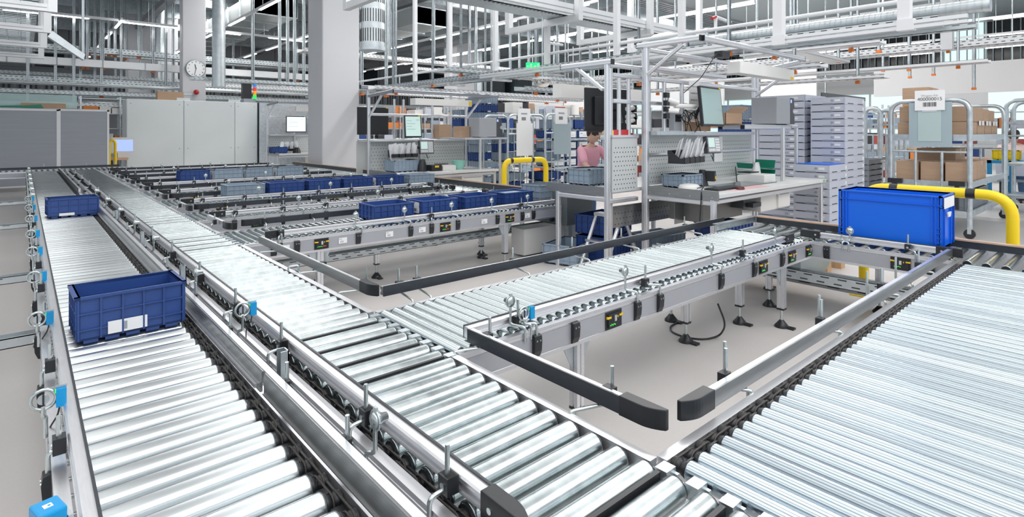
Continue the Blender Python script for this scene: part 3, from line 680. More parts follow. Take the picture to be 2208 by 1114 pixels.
# gantry in the middle: tray along x with hanging U frames
gy0, gz = 5.35, 2.98
t = thing('overhead_gantry', 'overhead pale aluminium cable gantry crossing the top centre', 'gantry', (0, 0, 0))
b = MB(); b.box(3.0, gy0, gz, 9.6, gy0 + .07, gz + .13, WAL); b.box(3.0, gy0 - .003, gz + .05, 9.6, gy0, gz + .062, ALUD); ob('front_beam', b, t)
b = MB(); b.box(3.0, gy0 + .16, gz + .0, 9.6, gy0 + .19, gz + .08, PERF); b.box(3.0, gy0 + .16, gz, 9.6, gy0 + .55, gz + .005, PERF); b.box(3.0, gy0 + .55, gz, 9.6, gy0 + .58, gz + .08, PERF); ob('trough', b, t)
b = MB()
for k in range(90): b.box(3.1 + k * .072, gy0 + .20, gz - .002, 3.13 + k * .072, gy0 + .23, gz, HOLE)
ob('slot_row', b, t, kind='stuff')
for u, vv in ((880, 20), (1248, 36), (1402, 64), (1508, 82)):
    x = xat(u, gy0 - .05)
    b = MB(); b.box(x - .045, gy0 - .09, gz - .10, x + .045, gy0 - .004, HZ, WAL); ob('upright', b, t)
    b = MB(); b.box(x - .042, gy0 + .001, gz - .098, x + .042, gy0 + 1.399, gz - .012, WAL); ob('cross_beam', b, t); b = MB(); b.box(x - .045, gy0 + 1.4, gz - .10, x + .045, gy0 + 1.5, HZ, WAL); ob('upright', b, t)
# white posts that hang down to the bundle
for i, (u, v1) in enumerate(((895, 172), (970, 162), (1068, 150), (1180, 134), (1330, 112), (1470, 60))):
    y = yat(u, 5.98); zb = 2.20
    t = thing('drop_post', ['first', 'second', 'third', 'fourth', 'fifth', 'sixth'][i] + ' white drop post from the left holding the long cable tray bundle', 'hanging post', (5.98, y, 0), group='white drop posts along the cable tray bundle')
    ob('post', MB().box(-.035, -.035, zb, .035, .035, HZ, WPAINT), t); ob('foot_arm', MB().box(-.04, -.04, zb - .03, .34, .04, zb, WPAINT), t)
# right: rails, drop posts
t = thing('overhead_rail', 'double aluminium rail below the trays running to the top right', 'overhead rail', (0, 0, 0)); x_ = 5.6
b = MB(); b.box(x_, .95, 2.22, x_ + .045, 7.2, 2.25, WAL); b.box(x_, .95, 2.18, x_ + .045, 7.2, 2.205, WAL); ob('rail', b, t)
for yy in (1.3, 2.35): ob('rail_clamp', MB().box(x_ - .02, yy, 2.17, x_ + .07, yy + .12, 2.265, WPAINT), t); ob('upright', MB().box(x_ + .0, yy + .03, 2.26, x_ + .09, yy + .12, HZ, WPAINT), t)
tray('long far tray with hangers along the right side', 'y', 12.4, 1.0, 13, 2.78, .3, .12, (2.4, 5.0, 8.0), m=WAL)
tray('wide pale tray crossing above the tray stacks', 'x', 4.05, 7.6, 12.2, 2.66, .35, .06, (), m=WAL, slots=False)
t = thing('drop_post', 'white drop post at top right above the cardboard cart', 'hanging post', (12.2, yat(2043, 12.2), 0)); ob('post', MB().box(-.08, -.08, 2.75, .08, .08, HZ, WPAINT), t)
for i, (u, v, yy) in enumerate(((1632, 118, 6.0), (1685, 112, 4.6), (1706, 138, 4.0), (1808, 132, 4.0), (1780, 205, 6.5), (1895, 110, 2.8), (1960, 150, 3.2), (2013, 160, 3.0), (2100, 190, 2.2), (1962, 166, 3.6), (1904, 152, 4.2), (2030, 178, 3.4))):
    p = Yp(u, v, yy); z0 = p[2]
    rk = sorted((1632, 1685, 1706, 1808, 1780, 1895, 1960, 2013, 2100, 1962, 1904, 2030)).index(u)
    t = thing('hanger_strut', 'perforated hanger strut with orange end cap, ' + ('leftmost', 'second from the left', 'third from the left', 'fourth from the left', 'fifth from the left', 'sixth from the left', 'sixth from the right', 'fifth from the right', 'fourth from the right', 'third from the right', 'second from the right', 'rightmost')[rk] + ' at upper right', 'hanger', (0, 0, 0), group='orange capped hanger struts at the upper right')
    hanger(t, p[0], p[1], z0, HZ, .045)
for i, (x, y0, y1, z) in enumerate(((7.3, 2.6, 5.8, 2.10), (9.0, 2.4, 6.6, 2.06), (11.0, 1.6, 6.5, 2.36), (8.1, 2.2, 4.0, 2.42))):
    tray(['nearest pale tray over the workstation', 'second pale tray over the tray stacks', 'third pale tray over the cart', 'short pale tray above the lamp'][i], 'y', x, y0, y1, z, .26, .05, (y0 + .4, y1 - .4), m=WAL, slots=i < 2)
for i, (y, x0, x1, z) in enumerate(((6.9, 6.2, 9.5, 2.0), (9.0, 4.6, 9.9, 2.06), (11.2, 5.9, 12.5, 2.2), (13.5, 6.9, 14, 2.3), (8.0, 5.4, 10.5, 2.35))):
    tray(['low tray behind the mirror dome', 'tray over the far carts, behind the middle workstation', 'tray above the far racks in the centre', 'rear tray in the centre gap', 'upper tray crossing behind the white drop posts'][i], 'x', y, x0, x1, z, .26, .07, (x0 + .5, (x0 + x1) / 2, x1 - .5), m=WAL if i % 2 else None)
# hanger groups in the upper background, each counted with the tray it belongs to
tray('hidden high tray behind the gantry, centre left', 'x', 14.0, 5.2, 12, 3.3, .4, .1, [xat(u, 14.2) for u in (840, 893, 935, 965, 1012, 1065, 1100, 1140)], m=WAL, hcap=False)
tray('high tray behind the gantry, centre right', 'x', 16.5, 10.0, 22, 3.4, .4, .1, [xat(u, 16.7) for u in (1075, 1120, 1195, 1275, 1315, 1365, 1425, 1540, 1575)], m=WAL, hcap=False)
tray('high tray between clock column and big column', 'x', 16.0, 3.2, 6.8, 2.62, .3, .09, [xat(u, 16.15) for u in (545, 603, 620, 635, 655)], hcap=False)
for i, (y, x0, x1, z) in enumerate(((20, 4, 9, 2.75), (21.5, 3.5, 9.5, 2.45))): tray(['upper far tray right of the spiral duct', 'lower far tray right of the spiral duct'][i], 'x', y, x0, x1, z, .3, .12, (x0 + .3, x1 - .3), m=WAL)
# box duct under the roof
t = thing('box_duct', 'large rectangular sheet metal duct under the roof', 'air duct', (0, 0, 0)); b = MB(); b.box(5.3, 18, 4.95, 6.6, 30, 5.55, mat('dull_duct', (.30, .33, .33), .45, .6)); ob('duct_run', b, t)
for k in range(9): ob('duct_flange', MB().box(5.27, 18 + k * 1.4, 4.92, 6.63, 18.06 + k * 1.4, 5.58, ZINC), t)
t = thing('box_duct', 'dark rectangular duct behind the gantry', 'air duct', (0, 0, 0)); ob('duct_run', MB().box(9.2, 15, 4.7, 10.4, 25, 5.2, MATS['dull_duct']), t)
for k in range(7): ob('duct_flange', MB().box(9.17, 15 + k * 1.5, 4.67, 10.43, 15.06 + k * 1.5, 5.23, ZINC), t)
# large horizontal pipes over the screens at the back
for i, (y, z, r, x0, x1) in enumerate(((20.5, 2.35, .16, -3, 8.4), (22.5, 2.1, .2, -3, 9.5), (19.6, 2.62, .06, -3, 8.0))):
    t = thing('large_pipe', ['silver pipe crossing behind the white cabinet', 'thick silver pipe crossing lower behind the white cabinet', 'thin pipe crossing above the thick silver pipes'][i], 'pipe', (0, 0, 0)); ob('pipe_run', MB().cyl((x0, y, z), (x1, y, z), r, PERF, 20), t)
    for k in range(8): ob('pipe_joint', MB().cyl((x0 + .4 + k * 1.3, y, z), (x0 + .48 + k * 1.3, y, z), r + .015, ZINC, 20), t)
# exit sign and mirror dome
GRN = mat('exit_green', (0.0, 0.55, 0.16), 0.4, emit=(0.0, 0.8, 0.22), es=0.8)
p = Xp(1149, 143, 5.75)
t = thing('exit_sign', 'green illuminated emergency exit sign with arrows under the cable tray', 'exit sign', p, -YAW * .0 - .72)
b = MB(); b.box(-.105, -.012, -.056, -.002, .012, .056, GRN); b.box(.002, -.012, -.056, .105, .012, .056, GRN); ob('housing', b, t)
for q in (-.053, .053):
    s = MB(); s.prism([(q - .040, 0), (q - .022, .018), (q - .022, .006), (q - .004, .006), (q - .004, -.006), (q - .022, -.006), (q - .022, -.018)], -.0145, -.0125, WHT, 'y'); ob('arrow_mark', s, t)
    s = MB(); s.box(q + .012, -.0145, -.036, q + .040, -.0125, .036, WHT); s.box(q + .020, -.016, -.028, q + .030, -.0148, .016, GRN); s.cyl((q + .025, -.016, .022), (q + .025, -.0148, .022), .005, GRN, 8); ob('door_mark', s, t)
ob('bracket', MB().box(-.004, -.004, .056, .004, .004, .14, ZINC), t)
p = Yp(1169, 170, 5.6); MIRR = mat('mirror', (0.85, 0.83, 0.80), 0.04, 1.0)
t = thing('mirror_dome', 'half dome convex mirror hanging below the exit sign', 'mirror', p)
ob('dome', MB().lathe([(.13, 0), (.127, -.03), (.115, -.065), (.09, -.095), (.05, -.118), (.01, -.125)], MIRR, 28), t); ob('rim', MB().lathe([(.136, -.008), (.136, .008), (.128, .008)], WPAINT, 28), t); ob('rod', MB().cyl((0, 0, 0), (0, 0, HZ - p[2] + .1), .006, ZROD, 8), t)
# signal stack on the cabinet line
p = Yp(547, 213, 17.9)
t = thing('signal_tower', 'signal stack light with blue, red, orange and green segments beside a black case', 'signal light', p)
for k, (nm, c) in enumerate((('green', (.02, .8, .08)), ('orange', (.95, .35, .02)), ('red', (.8, .05, .03)), ('blue', (.03, .25, .85)))):
    ob(nm + '_segment', MB().cyl((.03, 0, k * .12), (.03, 0, k * .12 + .11), .05, mat('stack_' + nm, c, .3, emit=c, es=.9 if nm == 'green' else .25), 14), t)
ob('cap', MB().cyl((.03, 0, .48), (.03, 0, .54), .05, BLK, 14), t); ob('case', MB().box(-.30, .0, 0, -.06, .2, .55, BLK), t); ob('stand', MB().box(-.28, .0, 2.16 - p[2], .06, .18, -.001, ALUD), t)
# ================================================================ workstations
def slotpoly(w):
    h = w / 2; c = h * .35; g = h * .16; q = h * .25; P = []
    base = [(-h + c, -h), (-g, -h), (-g, -h + q), (g, -h + q), (g, -h), (h - c, -h)]
    for k in range(4):
        ca, sa = (1, 0, -1, 0)[k], (0, 1, 0, -1)[k]
        P += [(x * ca - y * sa, x * sa + y * ca) for x, y in base]
    return P
def align(p0, p1):
    p0, p1 = Vector(p0), Vector(p1); d = p1 - p0; L = d.length; d.normalize()
    up = Vector((0, 0, 1)) if abs(d.z) < .95 else Vector((0, 1, 0))
    y = up.cross(d).normalized(); z = d.cross(y)
    return Matrix(((d.x, y.x, z.x, p0.x), (d.y, y.y, z.y, p0.y), (d.z, y.z, z.z, p0.z), (0, 0, 0, 1))), L
def bar(par, name, p0, p1, w=.045, m=None, ends=False):
    M, L = align(p0, p1); b = MB(); b.prism(slotpoly(w), 0, L, m or ALU, 'x', M)
    if ends: b.box(-.006, -w / 2, -w / 2, 0, w / 2, w / 2, BLK, M); b.box(L, -w / 2, -w / 2, L + .006, w / 2, w / 2, BLK, M)
    return ob(name, b, par)
def pegboard(par, x0, x1, z0, z1, y, face=-1, step=.05, m=None, hole=.0075):
    o = ob('pegboard', MB().box(x0, y, z0, x1, y + .012, z1, m or PEG), par); b = MB(); nx = int((x1 - x0 - .04) / step); nz = int((z1 - z0 - .04) / step)
    for i in range(nx):
        for k in range(nz):
            x = x0 + .03 + i * step + (step / 2 if k % 2 else 0); z = z0 + .03 + k * step; yy = y - .0008 if face < 0 else y + .012
            b.add([(x - hole, yy, z), (x, yy, z - hole), (x + hole, yy, z), (x, yy, z + hole)], [(0, 1, 2, 3)], HOLE)
    ob('peg_hole', b, o, kind='stuff'); return o
def pk(i): return i
SCR = mat('screen_pale', (.3, .4, .38), .15, emit=(.62, .80, .76), es=.55); SCRB = mat('screen_blue', (.2, .3, .8), .2, emit=(.35, .45, 1), es=.9); SCRW = mat('screen_white', (.6, .7, .7), .2, emit=(.80, .95, .98), es=.85)
PRN = mat('printer_grey', (.36, .38, .41), .4); PRD = mat('printer_dark', (.07, .075, .085), .4); BAGM = mat('clear_bag', (.88, .89, .92), .25, alpha=.75); GREENP = mat('green_tray', (.0, .24, .15), .35); MINT = mat('mint_plastic', (.35, .72, .62), .4)
OFFW = mat('off_white_case', (.78, .78, .76), .4); PINK = mat('pink_sheet', (.80, .52, .52), .6)
def monitor(name_label, loc, rz, w=.42, h=.34, tilt=0, scr=None, stand=True, cat='monitor', back=False, extra=None):
    t = thing('monitor', name_label, cat, loc, rz); M = Matrix.Rotation(tilt, 4, 'X')
    ob('case', MB().box(-w / 2, 0, 0, w / 2, .03, h, BLK, M).box(-w * .35, .03, h * .15, w * .35, .06, h * .8, BLK, M), t, bev=.004)
    s = MB(); s.box(-w / 2 + .018, -.002, .022, w / 2 - .018, 0.0, h - .018, scr or SCR, M); so = ob('screen', s, t)
    if extra is None:
        b = MB()
        for k in range(4): b.box(-w * .38, -.003, h * (.75 - k * .13), -w * .38 + w * (.5 if k % 2 else .3), -.0021, h * (.765 - k * .13), mat('screen_mark', (.2, .4, .45), .5), M)
        b.box(w * .2, -.003, h * .78, w * .38, -.0021, h * .8, MATS['screen_mark'], M); ob('screen_text', b, so, kind='stuff')
    ob('sticker', MB().box(w / 2 - .05, -.004, h - .016, w / 2 - .01, -.0005, h + .004, YEL, M), t)
    if stand: ob('arm', MB().tube(rot_path([(0, .06, h * .5), (0, .16, h * .5), (0, .20, h * .2)], .03), .015, BLK, 8), t)
    return t
def printer(label, loc, rz, s=1.0):
    t = thing('label_printer', label, 'printer', loc, rz)
    ob('body', MB().box(-.24 * s, -.14 * s, .01, .10 * s, .14 * s, .30 * s, PRN), t, bev=.008)
    b = MB(); b.prism([(.10 * s, .01), (.21 * s, .01), (.21 * s, .12 * s), (.17 * s, .14 * s), (.17 * s, .17 * s), (.21 * s, .19 * s), (.19 * s, .30 * s), (.10 * s, .30 * s)], -.14 * s, .14 * s, PRD, 'y'); ob('front_unit', b, t)
    ob('display', MB().box(.105 * s, -.1415 * s, .245 * s, .135 * s, -.14 * s, .28 * s, SCRB), t); ob('rubber_feet', MB().box(-.2 * s, -.1, 0, -.17 * s, .1, .01, BLK).box(.1 * s, -.1, 0, .13 * s, .1, .01, BLK), t)
    return t
def pickbox_row(label, loc, rz, n=4, bags=True):
    t = thing('bin_row', label, 'parts bin', loc, rz)
    for k in range(n):
        b = MB(); x = -.22 + k * .12
        b.prism([(-.16, 0), (0, 0), (0, .12), (-.02, .12), (-.12, .045), (-.16, .06)], x, x + .004, BLK); b.prism([(-.16, 0), (0, 0), (0, .12), (-.02, .12), (-.12, .045), (-.16, .06)], x + .108, x + .112, BLK)
        b.box(x, -.16, 0, x + .112, 0, .004, BLK); b.box(x, -.004, 0, x + .112, 0, .12, BLK); b.box(x, -.16, 0, x + .112, -.156, .055, BLK); ob('bin', b, t)
        if bags:
            b = MB(); r = random.Random(k)
            for q in range(5):
                x1, y1 = x + .015 + r.random() * .02, -.13 + q * .024; hh = .15 + r.random() * .10; dx = r.uniform(-.03, .04)
                b.add([(x1, y1, .01), (x1 + .07, y1 + .004, .01), (x1 + .07 + dx, y1 - .05, hh), (x1 + dx, y1 - .06, hh * .92), (x1 + .04, y1 - .035, hh * .5)], [(0, 1, 4), (1, 2, 4), (2, 3, 4), (3, 0, 4)], BAGM)
            ob('bag_bundle', b, t, label='clear plastic bags')
    ob('carrier', MB().box(-.24, .0, .085, -.24 + n * .12 + .02, .008, .12, ALU), t)
    return t
def scale_unit(label, loc, rz):
    t = thing('weighing_scale', label, 'scale', loc, rz)
    b = MB(); b.prism([(-.16, 0), (.13, 0), (.16, .02), (.13, .075), (-.02, .085), (-.16, .085)], -.13, .13, OFFW); o = ob('base', b, t, bev=.006)
    ob('platform', MB().box(-.11, .0, .09, .09, .14, .105, BLK), t); ob('housing', MB().box(-.12, -.01, .085, .10, .15, .092, OFFW), t); return t
def keypad_terminal(label, loc, rz, s=1):
    t = thing('terminal', label, 'terminal', loc, rz); M = Matrix.Rotation(-.12, 4, 'X')
    ob('case', MB().box(-.10 * s, 0, 0, .10 * s, .05, .17 * s, PRD, M), t, bev=.005); ob('face', MB().box(-.09 * s, -.003, .01, .09 * s, 0, .16 * s, PRN, M), t)
    ob('screen', MB().box(-.08 * s, -.005, .06 * s, .01 * s, -.003, .15 * s, SCR, M), t); b = MB()
    for i in range(3):
        for k in range(5): b.box((.022 + i * .022) * s, -.006, (.02 + k * .026) * s, (.039 + i * .022) * s, -.003, (.04 + k * .026) * s, WHT, M)
    for i in range(4): b.box((-.08 + i * .024) * s, -.006, .02 * s, (-.062 + i * .024) * s, -.003, .045 * s, WHT, M)
    ob('key', b, t, kind='stuff'); ob('knob', MB().cyl((-.10 * s, .02, .08 * s), (-.12 * s, .02, .08 * s), .02 * s, BLK, 12), t)
    ob('cable', MB().tube(rot_path([(0, .02, 0), (.01, .03, -.06), (.05, .05, -.09), (.03, .07, -.02)], .02), .004, BLK, 6), t); return t
def paper(label, loc, w, h, rz=0, lines=(), size=.02, cat='notice'):
    t = ob('notice', MB().box(-w / 2, -.001, 0, w / 2, .001, h, WHT), None, loc, rz, label, cat)
    b = MB(); r = random.Random(len(label))
    for n_, zz, sz in lines:
        x = -n_ * sz * .3
        for q in range(n_): wq = sz * r.uniform(.28, .5); b.box(x, -.002, zz - sz * (.5 if r.random() < .3 else .38), x + wq, -.001, zz + sz * .38, ALUD); x += sz * .62
    if lines: ob('faint_print', b, t, kind='stuff')
    return t
# ---- workstation A (right of centre)
XA, YF, YB, XR, ZT = 4.44, 2.42, 3.18, 6.86, .78
t = thing('workstation', 'tall aluminium frame workstation with white bench top, right of centre', 'workstation', (0, 0, 0)); WA = t
bar(t, 'post', (XA + .01, YB - .03, .0), (XA + .01, YB - .03, 2.11)); bar(t, 'post', (XA + .08, YB + .04, 0), (XA + .08, YB + .04, 2.11)); bar(t, 'post', (XA + .02, YF + .05, 0), (XA + .02, YF + .05, ZT - .05))
bar(t, 'post', (XR - .12, YB + .02, 0), (XR - .12, YB + .02, 2.0)); bar(t, 'post', (XR - .04, YB + .02, 0), (XR - .04, YB + .02, 2.0)); bar(t, 'post', (XR - .03, YF + .05, 0), (XR - .03, YF + .05, ZT - .05))
bar(t, 'canopy_arm', (XA, YB + .06, 2.135), (XA, 2.58, 2.135), .05, ends=True); bar(t, 'canopy_beam', (XA + .03, 2.58, 2.135), (6.63, 2.58, 2.135), .05, ends=True); bar(t, 'canopy_arm', (6.60, YB, 2.02), (6.60, 2.60, 2.10), .05)
bar(t, 'brace', (XA, YB - .06, 1.86), (XA, 2.75, 2.10), .032); bar(t, 'brace', (6.74, YB, 1.75), (6.74, 2.8, 2.0), .032)
for z, x1 in ((2.10, 6.2), (1.935, 6.0), (1.825, XR - .1)): bar(t, 'cross_beam', (XA + .1, YB, z), (x1, YB, z), .04)
bar(t, 'cross_beam', (XA + .04, YB, 1.10), (XR - .1, YB, 1.10), .03)
for u in (1432, 1470): x = xat(u, YB); bar(t, 'post', (x, YB, 1.32), (x, YB, 1.82), .035)
ob('bench_top', MB().box(XA + .03, YF, ZT - .035, XR, YB - .02, ZT, TOP), t, bev=.003)
ob('side_plate', MB().box(XA - .002, YF - .01, ZT - .055, XA + .004, YB - .02, ZT + .028, STEEL), t, label='brushed steel edge plate'); 
for k in range(4): ob('screw', MB().cyl((XA - .004, YF + .05 + k * .21, ZT - .03), (XA - .001, YF + .05 + k * .21, ZT - .03), .006, ZROD, 8), t)
bar(t, 'bench_beam', (XA + .05, YF + .05, ZT - .07), (XR, YF + .05, ZT - .07), .04); bar(t, 'bench_beam', (XA + .02, YF + .03, ZT - .08), (XA + .02, YB, ZT - .08), .04)
pegboard(t, XA + .10, XR - .2, ZT + .02, 1.29, YB + .01, step=.042, hole=.0065)
ob('shelf', MB().box(XA + .05, YB - .12, 1.285, 5.15, YB + .02, 1.32, ZINC).box(5.15, YB - .03, 1.28, XR - .2, YB + .02, 1.315, ALU), t)
ob('corner_sticker', MB().box(XR - .10, YF - .002, ZT - .03, XR - .03, YF, ZT - .004, mat('teal_sticker', (.1, .55, .5), .5)).box(XR - .05, YF - .003, ZT - .03, XR - .02, YF - .001, ZT - .004, YEL), t)
b = MB(); b.box(5.5, YF + .12, ZT - .26, 6.15, YF + .6, ZT - .06, OFFW); d = ob('drawer_unit', b, t, bev=.004); ob('drawer', MB().box(5.85, YF + .10, ZT - .245, 6.13, YF + .12, ZT - .085, OFFW).box(5.88, YF + .095, ZT - .115, 6.10, YF + .1, ZT - .108, ALUD), d)
ob('tool_holder', MB().box(5.2, YF + .15, ZT - .2, 5.45, YF + .3, ZT - .08, PRD).box(5.25, YF + .08, ZT - .19, 5.42, YF + .15, ZT - .15, BLK), t)
b = MB(); b.box(XA + .25, 2.7, ZT - .30, XA + 1.0, 3.05, ZT - .10, mat('dull_steel_box', (.22, .22, .21), .5, .5)); b.box(XA + .1, 2.9, ZT - .32, XA + .25, 2.904, ZT - .12, STEEL); ob('cable_box', b, t)
# printer shelf
bar(t, 'shelf_beam', (5.75, 2.85, 1.365), (6.92, 2.85, 1.365), .045, ends=True); bar(t, 'shelf_beam', (5.75, 3.1, 1.365), (7.0, 3.1, 1.365), .045, ends=True); ob('shelf', MB().box(5.8, 2.85, 1.385, 6.9, 3.1, 1.395, ALU), t)
bar(t, 'post', (xat(1688, 2.62), 2.62, ZT), (xat(1688, 2.62), 2.62, 1.36), .04); bar(t, 'post', (xat(1717, 2.85), 2.85, ZT), (xat(1717, 2.85), 2.85, 1.36), .04)
# things on / at workstation A
lt = thing('bench_lamp', 'long white rectangular lamp hanging from the front beam of the tall workstation', 'lamp', (0, 0, 0))
p0, p1 = Yp(1583, 145, 2.62), Yp(1697, 165, 2.62)
ob('housing', MB().box(p0[0] - .02, 2.55, p0[2] - .06, p1[0] + .02, 2.68, p0[2] + .055, OFFW), lt, bev=.004); ob('end_label', MB().box(p0[0], 2.548, p0[2] + .005, p0[0] + .03, 2.55, p0[2] + .04, WHT), lt); ob('warning_label', MB().box(p1[0] - .08, 2.548, p0[2] - .055, p1[0], 2.55, p0[2] - .025, YEL), lt)
for q in (p0[0] + .15, p1[0] - .15): ob('suspension', MB().cyl((q, 2.6, p0[2] + .05), (q, 2.6, 2.12), .006, ZROD, 6), lt)
t = thing('transformer', 'small black transformer with cable on the canopy beam', 'transformer', Yp(1557, 118, 2.66)); ob('body', MB().box(-.07, -.04, -.03, .07, .04, .03, BLK), t); ob('cable', MB().tube(rot_path([(-.07, 0, 0), (-.12, 0, -.01), (-.20, .1, -.22), (-.27, .24, -.36)], .03), .004, BLK, 6), t)
p = Yp(1540, 272, 2.9)
monitor('black flat monitor turned to the right above the tall workstation bench', p, .10, .50, .40, -.10, mat('screen_teal', (.16, .24, .24), .12, emit=(.42, .56, .56), es=.35), extra=0)
t = thing('pivot_mount', 'pale jointed monitor arm on the tall workstation posts', 'monitor arm', (0, 0, 0)); a = Yp(1438, 232, 3.1)
for k, (u, v, u2, v2) in enumerate(((1440, 215, 1462, 222), (1455, 228, 1500, 230), (1440, 238, 1462, 240))): ob('tube', MB().cyl(Yp(u, v, 3.05), Yp(u2, v2, 3.0), .022, OFFW, 12), t)
for v in (205, 222, 235, 250): p = Yp(1437, v, 3.06); ob('joint', MB().box(p[0] - .025, p[1] - .02, p[2] - .025, p[0] + .025, p[1] + .02, p[2] + .025, BLK), t)
t = thing('power_box', 'grey power box with loose black cables behind the monitor', 'power box', Yp(1462, 262, 3.15)); ob('body', MB().box(-.07, 0, -.09, .07, .06, .08, PRN).box(-.05, -.01, .0, .04, 0, .07, BLK), t)
r = random.Random(3)
for k in range(6):
    pts = [(r.uniform(-.1, .1), -.03, r.uniform(.0, .12))]
    for q in range(4): pts.append((pts[-1][0] + r.uniform(.02, .10), -.04 - r.random() * .03, pts[0][2] * .5 + r.uniform(-.16, .10)))
    ob('loose_cable', MB().tube(rot_path(pts, .06, 5), .0045, BLK, 6), t)
paper('white notice sheet taped to the beam left of the monitor', Yp(1497, 228, 3.12), .20, .26, 0, ((12, .20, .018), (13, .13, .018), (11, .06, .019)))
pr = printer('grey label printer with dark front on the shelf of the tall workstation', (xat(1668, 2.98), 2.98, 1.395), 0, 1.08)
def cbox(label, loc, sx, sy, sz, rz=0, flaps=False, tape=True, name='cardboard_box', group=None, m=None, flat=False):
    t = thing(name, label, 'box', loc, rz, group); m = m or CARD
    if flaps:
        b = MB(); g = .005; b.box(-sx / 2, -sy / 2, 0, sx / 2, sy / 2, g, m)
        for a in (((-sx / 2, -sy / 2), (sx / 2, -sy / 2 + g)), ((-sx / 2, sy / 2 - g), (sx / 2, sy / 2)), ((-sx / 2, -sy / 2), (-sx / 2 + g, sy / 2)), ((sx / 2 - g, -sy / 2), (sx / 2, sy / 2))): b.box(a[0][0], a[0][1], 0, a[1][0], a[1][1], sz, m)
        ob('carton', b, t)
        f = MB(); f.add([(-sx / 2, -sy / 2, sz), (sx / 2, -sy / 2, sz), (sx / 2, -sy / 2 - sy * .3, sz + sy * .25), (-sx / 2, -sy / 2 - sy * .3, sz + sy * .25)], [(0, 1, 2, 3)], m); ob('flap', f, t)
        f = MB(); f.add([(-sx / 2, sy / 2, sz), (sx / 2, sy / 2, sz), (sx / 2, sy / 2 + sy * .2, sz + sy * .35), (-sx / 2, sy / 2 + sy * .2, sz + sy * .35)], [(0, 1, 2, 3)], m); ob('flap', f, t)
    else:
        ob('carton', MB().box(-sx / 2, -sy / 2, 0, sx / 2, sy / 2, sz, m), t, bev=.003)
        if tape: ob('tape', MB().box(-sx * .08, -sy / 2 - .001, sz - sz * .22, sx * .08, sy / 2 + .001, sz + .001, mat('box_tape', (.50, .35, .24), .35)), t); ob('seam', MB().box(-sx / 2 + .002, -.002, sz, sx / 2 - .002, .002, sz + .0012, TXT), t)
    return t
cbox('open cardboard box with raised flaps beside the grey label printer', (5.72, 3.06, 1.395), .36, .26, .12, 0, True)
cbox('low cardboard box behind the monitor on the workstation shelf', (5.42, 3.2, 1.32), .42, .1, .1)
keypad_terminal('grey weighing terminal with keypad mounted on the tall workstation', Yp(1541, 330, 2.95), -.15, 1.05)
pickbox_row('row of black parts bins stuffed with clear bags at the tall workstation', Yp(1462, 350, 2.95), .15, 4)
scale_unit('white laboratory scale with black plate on the bench', (5.93, 2.80, ZT), 0)
t = thing('letter_tray', 'two green stacked letter trays behind the white scale', 'letter tray', (6.33, 2.98, ZT), -.2)
for k in range(2):
    b = MB(); z = .01 + k * .11; b.prism([(-.15, z), (.15, z), (.17, z + .09), (.165, z + .09), (.145, z + .006), (-.145, z + .006), (-.165, z + .06), (-.17, z + .06)], -.13, .13, GREENP, 'y'); ob('tray', b, t)
t = thing('bag_of_parts', 'crumpled clear bag leaning on the white scale', 'bag', (6.08, 2.86, ZT)); b = MB(); rr = random.Random(5); n = 10
vs = [(.09 * math.cos(2 * PI * i / n) * (1 - .25 * k) + rr.uniform(-.012, .012), .06 * math.sin(2 * PI * i / n) * (1 - .2 * k) + rr.uniform(-.01, .01), .065 * k + rr.uniform(0, .01)) for k in range(4) for i in range(n)]
b.add(vs, [(k * n + i, k * n + (i + 1) % n, (k + 1) * n + (i + 1) % n, (k + 1) * n + i) for k in range(3) for i in range(n)] + [tuple(range(3 * n, 4 * n))], BAGM, True); ob('film', b, t)
t = thing('keyboard', 'black keyboard on the bench of the tall workstation', 'keyboard', (4.93, 2.62, ZT), -.05); b = MB(); b.box(-.22, -.07, 0, .22, .07, .016, BLK); ob('base', b, t); b = MB()
for i in range(15):
    for k in range(5): b.box(-.21 + i * .028, -.06 + k * .025, .016, -.188 + i * .028, -.04 + k * .025, .021, PRD)
ob('key', b, t, kind='stuff')
t = thing('mouse', 'dark red computer mouse right of the keyboard', 'mouse', (5.0, 2.50, ZT)); ob('shell', MB().lathe([(.034, 0), (.036, .012), (.028, .026), (.010, .033)], mat('dark_red', (.10, .02, .025), .3), 16, Matrix.Scale(1.4, 4, (1, 0, 0))), t)
ob('pink_sheet', MB().box(4.85, 2.46, ZT, 5.55, 2.66, ZT + .002, PINK), None, label='pink sheet lying on the white bench top', cat='sheet'); ob('glass_plate', MB().box(5.05, 2.60, ZT + .002, 6.0, 2.86, ZT + .008, mat('dark_glass', (.12, .16, .19), .12)), None, label='dark glass plate set on the bench in front of the scale', cat='plate')
t = thing('white_device', 'white rounded charging device at the left bench edge', 'device', (4.62, 2.80, ZT)); ob('shell', MB().lathe([(.085, 0), (.09, .03), (.075, .05), (.03, .058)], OFFW, 20, Matrix.Scale(1.25, 4, (1, 0, 0))), t)
t = thing('handheld_scanner', 'black and yellow handheld scanner in a black cradle on the bench', 'scanner', (5.06, 2.92, ZT), .3); ob('cradle', MB().lathe([(.06, 0), (.05, .04), (.035, .12), (.03, .16)], BLK, 14), t); ob('scanner_body', MB().box(-.02, -.12, .05, .05, -.02, .15, BLK).box(.0, -.125, .07, .045, -.118, .10, YEL), t, bev=.006)
t = thing('pen_stand', 'black pen standing in a small steel holder', 'pen holder', (5.33, 2.70, ZT)); ob('holder', MB().prism([(-.06, 0), (.06, 0), (.05, .04), (-.05, .04)], -.01, .01, STEEL, 'y'), t); ob('pen', MB().cyl((0, 0, .02), (-.03, 0, .19), .005, BLK, 8), t)
